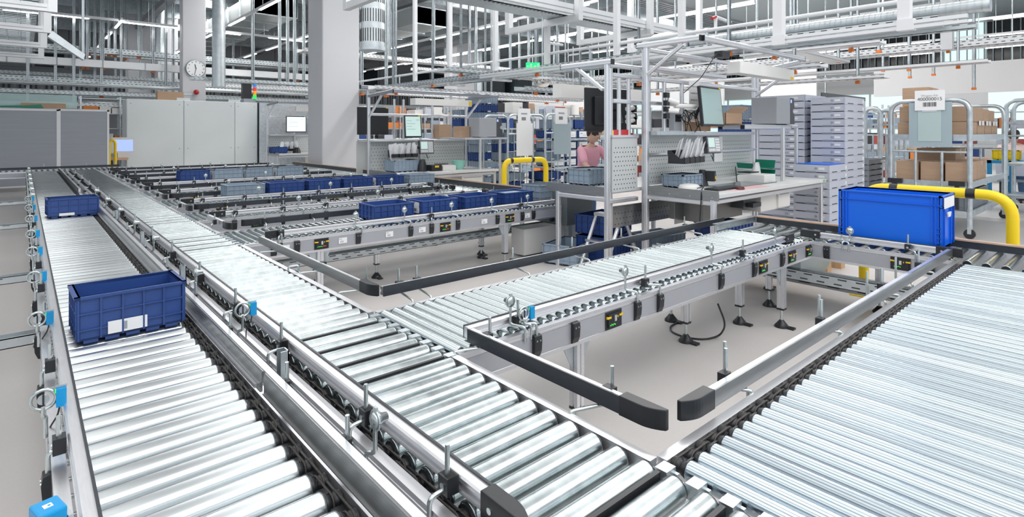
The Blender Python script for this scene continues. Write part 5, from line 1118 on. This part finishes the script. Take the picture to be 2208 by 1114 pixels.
# roll cages in the centre gap
def cage(txt, x, y, wx, dy, zt_, sign=True):
    t = thing('roll_cage', txt, 'trolley', (x, y, 0)); b = MB(); r = .022
    for yy in (0, dy): b.tube(rot_path([(0, yy, .12), (0, yy, zt_), (wx, yy, zt_), (wx, yy, .12)], .16, 7), r, ZINC, 10)
    ob('arch_frame', b, t); b = MB()
    for k in range(1, 4): b.cyl((wx * k / 4, 0, .15), (wx * k / 4, 0, zt_ - .35), .008, ZINC, 6)
    for z in (.3, .62, .95): b.cyl((0, 0, z), (wx, 0, z), .009, ZINC, 6)
    b.cyl((0, 0, zt_ - .35), (wx, 0, zt_ - .35), .016, ZINC, 8); ob('wire_grid', b, t)
    for z in (.2, .75): ob('shelf', MB().box(0, 0, z - .015, wx, dy, z + .015, ZINC), t)
    for xx in (0, wx):
        for yy in (0, dy): ob('castor', MB().cyl((xx - .02, yy, .06), (xx + .02, yy, .06), .06, BLK, 12), t)
    if sign:
        o = ob('number_sign', MB().box(wx * .35, -.03, zt_ - .18, wx * .85, -.025, zt_ + .12, WHT), t); b = MB(); b.box(wx * .48, -.032, zt_ + .01, wx * .72, -.03, zt_ + .035, ALUD)
        for k in range(9): b.box(wx * .5 + k * .012, -.032, zt_ - .10, wx * .5 + .006 + k * .012, -.03, zt_ - .04, TXT)
        ob('barcode', b, o, kind='stuff'); ob('document_board', MB().box(wx * .3, -.028, zt_ - .75, wx * .95, -.022, zt_ - .15, MATS['board_grey'] if sign == 1 else WHT), t)
    return t
cage('roll cage with white signs left of the middle yellow guard', 6.55, 7.6, .62, .7, 1.62, 2); cage('roll cage with grey board behind the middle yellow guard', 7.25, 7.35, .66, .7, 1.64, 1)
G7 = 'bins inside the two roll cages'
for i, (x, y, z, c) in enumerate(((6.86, 7.95, .22, BIN), (6.86, 7.95, .765, BING), (6.86, 7.95, .93, BIN), (6.86, 7.95, .39, BING), (7.58, 7.7, .22, BING), (7.58, 7.7, .39, BIN), (7.58, 7.7, .765, BING), (6.86, 7.95, 1.10, BING))):
    klt(('navy' if c is BIN else 'blue grey') + ' bin in the ' + ('left' if x < 7 else 'right') + ' roll cage, ' + ['on the bottom shelf', 'lowest on the upper shelf', 'in the middle of the upper shelf', 'second from the bottom', 'on its bottom shelf', 'second from its bottom', 'on its upper shelf', 'topmost'][i], (x, y, z), 0, .5, .4, .16, c, group=G7)
# bin stack right of the middle workstation
seq = [BING, BING, BING, BING, BIN, BING, BING, BIN, BIN, BING, BIN, BING]
for k, c in enumerate(seq):
    pos = 'topmost' if k == len(seq) - 1 else 'lowest' if k == 0 else ORD[len(seq) - 1 - k] + ' from the top'
    klt(('navy' if c is BIN else 'blue grey') + ' bin in the tall stack behind the middle workstation, ' + pos, (xat(1054, 9.3), 9.5, k * .172), 0, .52, .4, .168, c, group='tall bin stack behind the middle workstation')
for k in range(9):
    c = (BING, BIN)[k % 3 == 1]; pos = 'topmost' if k == 8 else 'lowest' if k == 0 else ORD[8 - k] + ' from the top'
    klt(('navy' if c is BIN else 'blue grey') + ' bin in the darker left stack, ' + pos, (xat(1012, 9.9), 10.1, k * .2), 0, .45, .4, .195, c, group='second bin stack behind the middle workstation', lab=False)
# picking rack with labelled bins
t = thing('picking_rack', 'galvanised rack holding labelled grey and navy bins behind the partition', 'rack', (0, 0, 0)); ry = 7.7; rx = xat(1196, ry)
for x in (rx - .03, rx + 1.45): ob('upright', MB().box(x, ry, 0, x + .04, ry + .04, 1.75, ZINC), t); ob('upright', MB().box(x, ry + .6, 0, x + .04, ry + .64, 1.75, ZINC), t)
for z in (.12, .62, 1.18): ob('shelf', MB().box(rx - .03, ry - .02, z - .04, rx + 1.5, ry + .66, z, ZINC), t)
for i in range(4):
    for k, z in enumerate((.12, .29, .62, .79, .96, 1.18)):
        c = BIN if (i + k) % 2 and i < 3 else BING
        o = klt(('navy' if c is BIN else 'blue grey') + f' rack bin with white card, {["first", "second", "third", "fourth"][i]} column, {["lowest level", "second level", "third level", "fourth level", "fifth level", "top level"][k]}', (rx + .18 + i * .36, ry + .3, z), 0, .34, .5, .16, c, lab=False, group='labelled bins in the picking rack')
        ob('card', MB().box(-.13, -.256, .02, .12, -.25, .14, WHT).box(-.10, -.2575, .09, -.04, -.256, .10, TXT).box(-.02, -.2575, .06, .09, -.256, .065, ALUD), o)
for i, (x, z, c) in enumerate(((rx + .35, 1.36, BING), (rx + 1.0, 1.36, BIN))): klt(['wide blue grey bin on top of the picking rack', 'wide navy bin on top of the picking rack'][i], (x, ry + .3, z), 0, .6, .4, .2, c, group='bins on top of the picking rack')
# blue bins behind the tall workstation
for k in range(3):
    klt(['navy bin standing behind the printer box, lowest of three', 'navy bin behind the printer box, middle of three', 'blue grey bin behind the printer box, topmost'][k], (xat(1592, 4.6), 4.6, .95 + k * .27), 0, .62, .42, .265, (BIN, BIN, BING)[k], group='bins stacked behind the tall workstation', lab=True)
ob('bin_pedestal', MB().box(xat(1592, 4.6) - .35, 4.35, 0, xat(1592, 4.6) + .35, 4.85, .95, PEG), None, label='plain grey cabinet carrying the bins behind the tall workstation', cat='cabinet')
# yellow guards
def hoop(label, pa, pb, z, r, bands):
    t = thing('guard_rail', label, 'guard rail', (0, 0, 0)); b = MB(); b.tube(rot_path([(pa[0], pa[1], 0), (pa[0], pa[1], z), (pb[0], pb[1], z), (pb[0], pb[1], 0)], .16, 9), r, GUARD, 18); ob('hoop', b, t)
    for f in bands:
        p = Vector(pa).lerp(Vector(pb), f); q = Vector(pa).lerp(Vector(pb), f + .06); ob('black_band', MB().cyl((p.x, p.y, z), (q.x, q.y, z), r + .0015, BLK, 18, cap=False), t)
    for p in (pa, pb): ob('base_plate', MB().box(p[0] - .08, p[1] - .08, 0, p[0] + .08, p[1] + .08, .01, GUARD), t)
hoop('large yellow steel guard hoop behind the big bright blue bin', (5.10, 1.52), (5.10, .62), .875, .036, (.20, .72)); hoop('yellow steel guard hoop in front of the roll cages', (xat(1087, 6.9), 6.9), (xat(1177, 6.9), 6.9), .84, .045, (.12, .62))
# floor level things
def pallet(label, x, y, rz):
    t = thing('pallet', label, 'pallet', (x, y, 0), rz); W_ = mat('pallet_wood', (.55, .36, .20), .7, noise=.15, nscale=8, stretch=(6, 1, 1))
    for k in range(5): ob('board', MB().box(-.6, -.4 + k * .175, .12, .6, -.3 + k * .175, .142, W_), t)
    for y_ in (-.4, -.05, .3): ob('skid', MB().box(-.6, y_, 0, .6, y_ + .1, .12, W_), t)
pallet('wooden pallet on the floor behind the cross conveyor', 5.6, 2.55, PI / 2 - .0)
tray('perforated rail running under the numbered conveyor', 'x', 4.60, 1.5, 5.1, .22, .10, .06, ()); 
tray('upper perforated rail under the numbered conveyor', 'x', 4.98, 1.5, 4.6, .30, .25, .06, ())
tray('perforated rail under the cross conveyor', 'y', 4.22, -.3, 2.9, .25, .07, .075, ())
for k, yy in enumerate((3.29, 4.67, 7.26, 9.6)): tray(['nearest', 'second', 'third', 'fourth'][k] + ' galvanised cross rail left of the left conveyor', 'x', yy, -1.8, .05, .38, .08, .045, ())
for k, (x, y) in enumerate(((2.4, 4.6), (3.6, 4.6), (4.6, 4.6), (4.25, 1.9), (4.25, .5))):
    t = thing('rail_support', ['left', 'middle', 'right', 'rear', 'near'][k] + ' adjustable support leg under the ' + ('numbered' if k < 3 else 'cross') + ' conveyor rail', 'support leg', (x, y, 0)); leg(t, 0, 0, .23, .04)
t = thing('floor_cable', 'looped black cable on the floor under the middle foreground conveyor', 'cable', (0, 0, 0)); pts = [Yp(1548, 655, 1.75), Zp(1566, 700, .12), Zp(1552, 724, .008), Zp(1520, 732, .006), Zp(1480, 728, .006), Zp(1448, 716, .006), Zp(1444, 704, .006), Zp(1462, 694, .006), Zp(1480, 690, .006)]
ob('cable_loop', MB().tube(rot_path(pts, .1, 6), .006, BLK, 8), t)
t = thing('drive_box', 'off white electrical box with plugs under the end of the numbered conveyor', 'electrical box', (0, 0, 0)); a = Yp(1130, 495, 4.3); c = Yp(1235, 530, 4.3); ob('box_body', MB().box(a[0], 4.3, c[2], c[0] + .1, 4.5, a[2], OFFW), t); ob('plug', MB().box((a[0] + c[0]) / 2, 4.27, .34, (a[0] + c[0]) / 2 + .05, 4.3, .38, BLK), t); leg(t, (a[0] + c[0]) / 2, 4.4, c[2], .04, True)
t = thing('drive_unit', 'dark grey metal drive unit at the right end of the numbered conveyor', 'machine', (0, 0, 0)); ob('housing', MB().box(4.42, 4.15, .30, 4.85, 4.75, .70, mat('drive_grey', (.20, .23, .24), .45, .3)).box(4.80, 4.2, .32, 4.88, 4.6, .48, MATS['drive_grey']), t, bev=.005); ob('foot', MB().box(4.5, 4.2, 0, 4.56, 4.26, .3, ZINC).box(4.7, 4.6, 0, 4.76, 4.66, .3, ZINC), t)
t = thing('end_machine', 'grey sheet metal gearbox at the junction of the cross conveyor', 'machine', (0, 0, 0)); ob('housing', MB().prism([(4.22, .40), (4.80, .40), (4.80, .30), (4.7, .24), (4.3, .24), (4.22, .32)], 1.66, 2.1, mat('light_zinc', (.45, .52, .55), .35, .7), 'y'), t)
G8 = 'bins on the floor under the benches'
for i, (x, y, z, rz, c, s) in enumerate(((4.55, 3.75, 0, .2, BIN, .26), (4.55, 3.75, .27, .1, BIN, .2), (5.3, 3.6, 0, -.1, BING, .2), (5.35, 2.85, 0, 0, BING, .25), (5.35, 2.85, .26, 0, BIN, .15), (4.2, 3.9, 0, .3, BING, .2), (5.9, 2.85, 0, 0, BIN, .22))):
    klt(['large navy bin on the floor under the rear bench', 'upper navy bin in the pair under the rear bench', 'blue grey bin on the floor right of the navy pair', 'blue grey bin under the tall workstation', 'shallow navy bin on top of the grey one under the tall workstation', 'tilted blue grey bin by the rear bench post', 'navy bin under the drawer unit'][i], (x, y, z), rz, .5, .38, s, c, group=G8, lab=False)
klt('blue grey bin at the edge of the tall workstation bench', (4.80, 2.98, ZT), 0, .36, .24, .13, BING, lab=False); klt('blue grey bin filled with white bags on the rear bench', (4.35, 3.75, ZT), 0, .40, .3, .17, BING, content=WHT, lab=False)
klt('blue grey bin with bag on the middle workstation bench', (4.70, 8.1, .66), 0, .5, .35, .19, BING, lab=False); klt('navy bin with papers on the far workstation', (xat(600, 14.1), 14.1, .78), 0, .36, .3, .16, BIN, lab=False, content=WHT)
t = thing('bag_of_tubes', 'bundle of clear bags leaning in the bin on the middle workstation', 'bag', (4.62, 8.1, .70)); b = MB(); rr = random.Random(8)
for q in range(6): x = -.12 + q * .045; b.add([(x, 0, 0), (x + .06, .01, 0), (x - .05 + rr.random() * .05, -.02, .42), (x - .11 + rr.random() * .04, -.01, .40)], [(0, 1, 2, 3)], BAGM)
ob('film', b, t)
t = thing('step_ladder', 'small folding aluminium step under the rear bench', 'step ladder', (4.35, 3.35, 0)); 
for s in (-1, 1): bar(t, 'stile', (s * .02, 0, .50), (s * .28, 0, .0), .03); bar(t, 'stile', (s * .02, .3, .50), (s * .28, .3, .0), .03)
ob('tread', MB().box(-.05, -.02, .48, .05, .32, .51, ALU).box(-.18, -.02, .24, -.10, .32, .26, ALU), t)
# right background: benches, yellow box, partitions
BLUT = mat('blue_table', (.02, .25, .50), .45)
t = thing('blue_table', 'blue table frame at the far right edge', 'table', (0, 0, 0)); p = Xp(2128, 345, 12.6)
tz = p[2]; b = MB(); b.box(12.6, .9, tz - .05, 13.4, p[1], tz, BLUT)
for y in (p[1] - .06, p[1] - .35, p[1] - .65): b.box(12.6, y, 0, 12.66, y + .06, tz, BLUT)
ob('table_frame', b, t); klt('yellow plastic box on the blue table', (12.9, p[1] - .22, tz), PI / 2, .36, .3, .17, GUARD, lab=False)
ob('work_desk', MB().box(15.1, .9, .72, 15.8, 3.2, .76, WOOD).box(15.15, 3.1, 0, 15.2, 3.15, .72, BLK).box(15.15, 2.0, 0, 15.2, 2.05, .72, BLK).box(15.15, 1.0, 0, 15.2, 1.05, .72, BLK), None, label='wooden topped desk with black legs at the far right', cat='desk')
def wall_panel(label, x, u0, u1, v0, v1, m=None):
    a = Xp(u0, v0, x); c = Xp(u1, v1, x); t = thing('suspended_board', label, 'panel', (0, 0, 0)); ob('sheet', MB().box(x, c[1], c[2], x + .05, a[1], a[2], m or WALLW), t)
    for y in (c[1] + .2, a[1] - .2): ob('drop_rod', MB().cyl((x + .02, y, a[2]), (x + .02, y, HZ + .1), .012, ZROD, 6), t)
wall_panel('large white hanging panel over the tray stacks', 15, 1640, 1760, 152, 225); wall_panel('white hanging hood panel over the cardboard trolley', 17, 1884, 2208, 150, 196); wall_panel('white hanging sign panel behind the mirror dome', 14, 1215, 1300, 205, 250)
wall_panel('pale hanging board over the far carts at the centre', 16, 1140, 1212, 212, 262); wall_panel('white board behind the tall workstation frame', 12, 1400, 1560, 168, 262); wall_panel('white sheet hanging above the far trolleys at right', 20, 1985, 2130, 198, 236)
# far shelving so that the hall reads as filled
SHC = [mat('shelf_stock_red', (.45, .08, .07), .6), mat('shelf_stock_white', (.75, .75, .73), .6), MATS['shelf_stock_white'], MATS['shelf_stock_white'], BING, TRG, CARD, BIN, BING, TRD, mat('shelf_stock_orange', (.75, .25, .06), .6), mat('shelf_stock_black', (.04, .04, .05), .5)]
def shelving(label, x, y, n, axis='y', z1=1.9, seed=1):
    t = thing('storage_rack', label, 'rack', (0, 0, 0)); r = random.Random(seed); L = n * .9
    for k in range(n + 1):
        q = k * .9; a, c = (x, y + q) if axis == 'y' else (x + q, y); ob('upright', MB().box(a - .02, c - .02, 0, a + .02, c + .02, z1, ZINC), t); ob('upright', MB().box(a - .02 + (.5 if axis == 'y' else 0), c - .02 + (0 if axis == 'y' else .5), 0, a + .02 + (.5 if axis == 'y' else 0), c + .02 + (0 if axis == 'y' else .5), z1, ZINC), t)
    z = .15
    while z < z1:
        ob('shelf', MB().box(x, y, z - .02, x + (.5 if axis == 'y' else L), y + (L if axis == 'y' else .5), z, ZINC), t); q = .06
        while q < L - .35 and z < z1 - .1:
            wq = r.uniform(.16, .40); h = r.uniform(.12, .30); m = r.choice(SHC)
            if r.random() < .85:
                bx = MB().box(x + .03, y + q, z, x + .45, y + q + wq, z + h, m) if axis == 'y' else MB().box(x + q, y + .03, z, x + q + wq, y + .45, z + h, m); ob('stored_box', bx, t)
            q += wq + .03
        z += .42
shelving('far storage rack seen left of the cardboard trolley', 16.5, 3.6, 5, 'y', 2.0, 2); shelving('far storage rack behind the roll cages', 9.5, 11.5, 5, 'x', 2.0, 3); shelving('far storage rack behind the picking rack', 14.4, 10, 5, 'y', 2.1, 4); shelving('far storage rack seen through the tall workstation', 11.5, 6.2, 4, 'y', 1.9, 5)
shelving('far storage rack under the windows at right', 19, 1.5, 6, 'y', 1.9, 6); shelving('rack in the gap between screens and white cabinet', 1.2, 19.5, 3, 'x', 2.3, 7); shelving('far rack left of the second canopy frame', 6.2, 15.5, 5, 'x', 2.1, 8); shelving('far rack beyond the bin stacks', 9, 17, 7, 'x', 2.2, 9); shelving('long far rack in front of the right windows', 24, 4, 9, 'y', 2.2, 10)
# ================================================================ people
SKIN = mat('skin', (.62, .40, .31), .5); HAIR = mat('dark_hair', (.035, .022, .018), .55); SHIRT = mat('pink_shirt', (.80, .40, .50), .75); JEANS = mat('blue_jeans', (.10, .20, .38), .8, noise=.15, nscale=30); PALEP = mat('pale_pink_knit', (.82, .62, .60), .8)
def skinned(name, joints, edges, m, par=None, sub=2):
    me = bpy.data.meshes.new(name); me.from_pydata([j[:3] for j in joints], edges, []); me.materials.append(m); o = bpy.data.objects.new(name, me); COL.objects.link(o)
    s = o.modifiers.new('skin', 'SKIN'); 
    for i, j in enumerate(joints): me.skin_vertices[0].data[i].radius = (j[3], j[4] if len(j) > 4 else j[3])
    me.skin_vertices[0].data[0].use_root = True; s.use_smooth_shade = True
    d = o.modifiers.new('sub', 'SUBSURF'); d.levels = sub; d.render_levels = sub
    if par: o.parent = par
    return o
def head(par, loc, rz, hairfn, tilt=0):
    M = Matrix.Translation(loc) @ Matrix.Rotation(rz, 4, 'Z') @ Matrix.Rotation(tilt, 4, 'X')   # face looks to local -y
    b = MB(); pr = [(.012, -.112), (.045, -.105), (.060, -.075), (.070, -.03), (.077, .02), (.074, .065), (.055, .098), (.02, .112)]
    b.lathe(pr, SKIN, 20, M @ Matrix.Scale(1.15, 4, (0, 1, 0))); b.add([(-.012, -.083, -.01), (.012, -.083, -.01), (0, -.112, -.035), (0, -.088, .02)], [(0, 2, 3), (2, 1, 3), (0, 1, 2)], SKIN, True, M)
    for s in (-1, 1): b.add([(s * .074, -.01, -.02), (s * .088, .01, -.02), (s * .088, .01, .025), (s * .075, -.012, .025), (s * .075, .02, .0)], [(0, 1, 2, 3), (1, 2, 4), (0, 1, 4)], SKIN, True, M)
    o = ob('head', b, par); e = MB()
    for s in (-1, 1): e.lathe([(.004, -.006), (.010, 0), (.004, .006)], WHT, 10, M @ Matrix.Translation((s * .028, -.078, .012)) @ Matrix.Rotation(PI / 2, 4, 'X')); e.lathe([(.003, .0), (.005, .007)], TXT, 8, M @ Matrix.Translation((s * .028, -.079, .012)) @ Matrix.Rotation(PI / 2, 4, 'X'))
    ob('eyes', e, o); ob('mouth', MB().box(-.022, -.083, -.058, .022, -.078, -.051, mat('lips', (.5, .2, .18), .5), M), o); h = MB(); hairfn(h, M); ob('hair', h, o); return o
def hand(par, w, d, up, m=SKIN):
    w, d, up = Vector(w), Vector(d).normalized(), Vector(up).normalized(); s = d.cross(up).normalized(); b = MB()
    b.tube([w, w + d * .03, w + d * .08], .02, m, 10, True, [.024, .034, .030])
    for k, L in enumerate((.062, .072, .068, .052)):
        p = w + d * .078 + s * (-.024 + k * .016); b.tube([p, p + d * L * .5 - up * .004, p + d * L * .85 - up * .018, p + d * L - up * .03], .0085, m, 8, True, [.0095, .009, .0082, .006])
    p = w + d * .03 - s * .028; b.tube([p, p - s * .022 + d * .02, p - s * .026 + d * .05], .010, m, 8, True, [.012, .011, .008]); ob('hand', b, par)
def hair_short(h, M): h.lathe([(.083, .0), (.088, .03), (.083, .075), (.06, .11), (.02, .124)], HAIR, 18, M @ Matrix.Translation((0, .014, 0)) @ Matrix.Scale(1.14, 4, (0, 1, 0))); h.lathe([(.05, -.06), (.075, -.02), (.083, .03)], HAIR, 16, M @ Matrix.Translation((0, .035, 0)))
def hair_bun(h, M): hair_short(h, M); h.lathe([(.01, -.035), (.035, -.02), (.042, 0), (.035, .025), (.01, .038)], HAIR, 14, M @ Matrix.Translation((0, .05, .135)))
# person in pink shirt bending over the rear bench
P = thing('person', 'person in pink shirt and blue jeans leaning behind the rear bench', 'person', (5.16, 4.50, 0)); P.scale = (.9, .9, .88)

body = skinned('body', [(0, .06, .84, .08, .10), (-.02, .0, 1.02, .075, .10), (-.06, -.08, 1.20, .08, .11), (-.09, -.13, 1.30, .05), (-.10, -.17, 1.36, .045), (-.24, -.10, 1.25, .05), (-.30, -.22, 1.05, .042), (-.26, -.40, .92, .030), (.10, -.12, 1.26, .05), (.16, -.26, 1.07, .042), (.10, -.44, .92, .030), (-.09, .06, .80, .085), (-.11, .03, .46, .062), (-.12, .07, .10, .045), (-.12, -.06, .04, .035), (.09, .06, .80, .085), (.12, .04, .46, .062), (.13, .08, .10, .045), (.13, -.05, .04, .035)],
    [(0, 1), (1, 2), (2, 3), (3, 4), (2, 5), (5, 6), (6, 7), (2, 8), (8, 9), (9, 10), (0, 11), (11, 12), (12, 13), (13, 14), (0, 15), (15, 16), (16, 17), (17, 18)], SKIN, P)
skinned('shirt', [(0, .06, .88, .125, .155), (-.02, .0, 1.02, .118, .158), (-.06, -.08, 1.20, .125, .175), (-.085, -.12, 1.275, .07), (-.24, -.10, 1.25, .064), (-.30, -.22, 1.06, .056), (.10, -.12, 1.26, .064), (.16, -.26, 1.08, .056)], [(0, 1), (1, 2), (2, 3), (2, 4), (4, 5), (2, 6), (6, 7)], SHIRT, P)
skinned('trousers', [(0, .06, .86, .125, .15), (-.09, .06, .80, .098), (-.11, .03, .46, .075), (-.12, .07, .12, .062), (.09, .06, .80, .098), (.12, .04, .46, .075), (.13, .08, .12, .062)], [(0, 1), (1, 2), (2, 3), (0, 4), (4, 5), (5, 6)], JEANS, P)
for s in (-1, 1): ob('shoe', MB().lathe([(.045, 0), (.048, .03), (.035, .06), (.02, .08)], BLK, 14, Matrix.Translation((s * .125, .0, 0)) @ Matrix.Scale(2.3, 4, (0, 1, 0))), P)
head(P, (-.11, -.21, 1.46), .25, hair_short, .5); hand(P, (-.26, -.40, .92), (.1, -1, -.35), (0, -.3, 1)); hand(P, (.10, -.44, .92), (-.1, -1, -.35), (0, -.3, 1))
# seated woman seen from behind at the right edge
wx = xat(2186, 1.68)
P = thing('person', 'seated person with dark hair bun and pale pink top, seen from behind at right edge', 'person', (wx, 1.68, 0), -PI / 2 + .1)
# local -y is away from the camera here after the turn
fw = 1
body = skinned('body', [(0, 0, .56, .10, .12), (0, .02, .78, .085, .11), (0, .03, 1.0, .08, .12), (0, .02, 1.09, .05), (0, .0, 1.15, .045), (-.19, .02, 1.02, .05), (-.24, .08, .80, .042), (-.20, .30, .72, .030), (.19, .02, 1.02, .05), (.24, .08, .80, .042), (.20, .30, .72, .030), (-.10, .05, .55, .09), (-.11, .42, .52, .065), (-.11, .44, .10, .045), (-.11, .56, .04, .035), (.10, .05, .55, .09), (.11, .42, .52, .065), (.11, .44, .10, .045), (.11, .56, .04, .035)],
    [(0, 1), (1, 2), (2, 3), (3, 4), (2, 5), (5, 6), (6, 7), (2, 8), (8, 9), (9, 10), (0, 11), (11, 12), (12, 13), (13, 14), (0, 15), (15, 16), (16, 17), (17, 18)], SKIN, P)
skinned('top', [(0, 0, .58, .14, .17), (0, .02, .78, .125, .165), (0, .03, 1.0, .125, .185), (0, .02, 1.07, .07), (-.19, .02, 1.02, .062), (-.24, .08, .80, .054), (-.21, .26, .73, .042), (.19, .02, 1.02, .062), (.24, .08, .80, .054), (.21, .26, .73, .042)], [(0, 1), (1, 2), (2, 3), (2, 4), (4, 5), (5, 6), (2, 7), (7, 8), (8, 9)], PALEP, P)
skinned('trousers', [(0, 0, .56, .14, .17), (-.10, .05, .55, .10), (-.11, .42, .52, .08), (-.11, .44, .12, .06), (.10, .05, .55, .10), (.11, .42, .52, .08), (.11, .44, .12, .06)], [(0, 1), (1, 2), (2, 3), (0, 4), (4, 5), (5, 6)], JEANS, P)
for s in (-1, 1): ob('shoe', MB().lathe([(.045, 0), (.048, .03), (.035, .06), (.02, .08)], BLK, 14, Matrix.Translation((s * .11, .5, 0)) @ Matrix.Scale(2.3, 4, (0, 1, 0))), P)
head(P, (0, .0, 1.235), PI, hair_bun); hand(P, (-.20, .30, .72), (.2, 1, -.1), (0, .1, 1)); hand(P, (.20, .30, .72), (-.2, 1, -.1), (0, .1, 1))
t = thing('office_chair', 'grey mesh office chair of the seated person at the right edge', 'chair', (wx, 1.68, 0), -PI / 2 + .1)
ob('seat', MB().box(-.24, -.15, .38, .24, .35, .43, TRD), t, bev=.02); ob('backrest', MB().prism([(-.24, .5), (.24, .5), (.26, .8), (.2, .93), (-.2, .93), (-.26, .8)], -.22, -.17, TRG, 'y'), t); ob('column', MB().cyl((0, .1, .06), (0, .1, .38), .03, BLK, 10), t)
b = MB()
for k in range(5): a = k * 2 * PI / 5; b.cyl((0, .1, .08), (.28 * math.cos(a), .1 + .28 * math.sin(a), .05), .02, BLK, 8); b.cyl((.28 * math.cos(a), .1 + .28 * math.sin(a), .03), (.28 * math.cos(a) + .03, .1 + .28 * math.sin(a), .03), .03, BLK, 10)
ob('star_base', b, t)
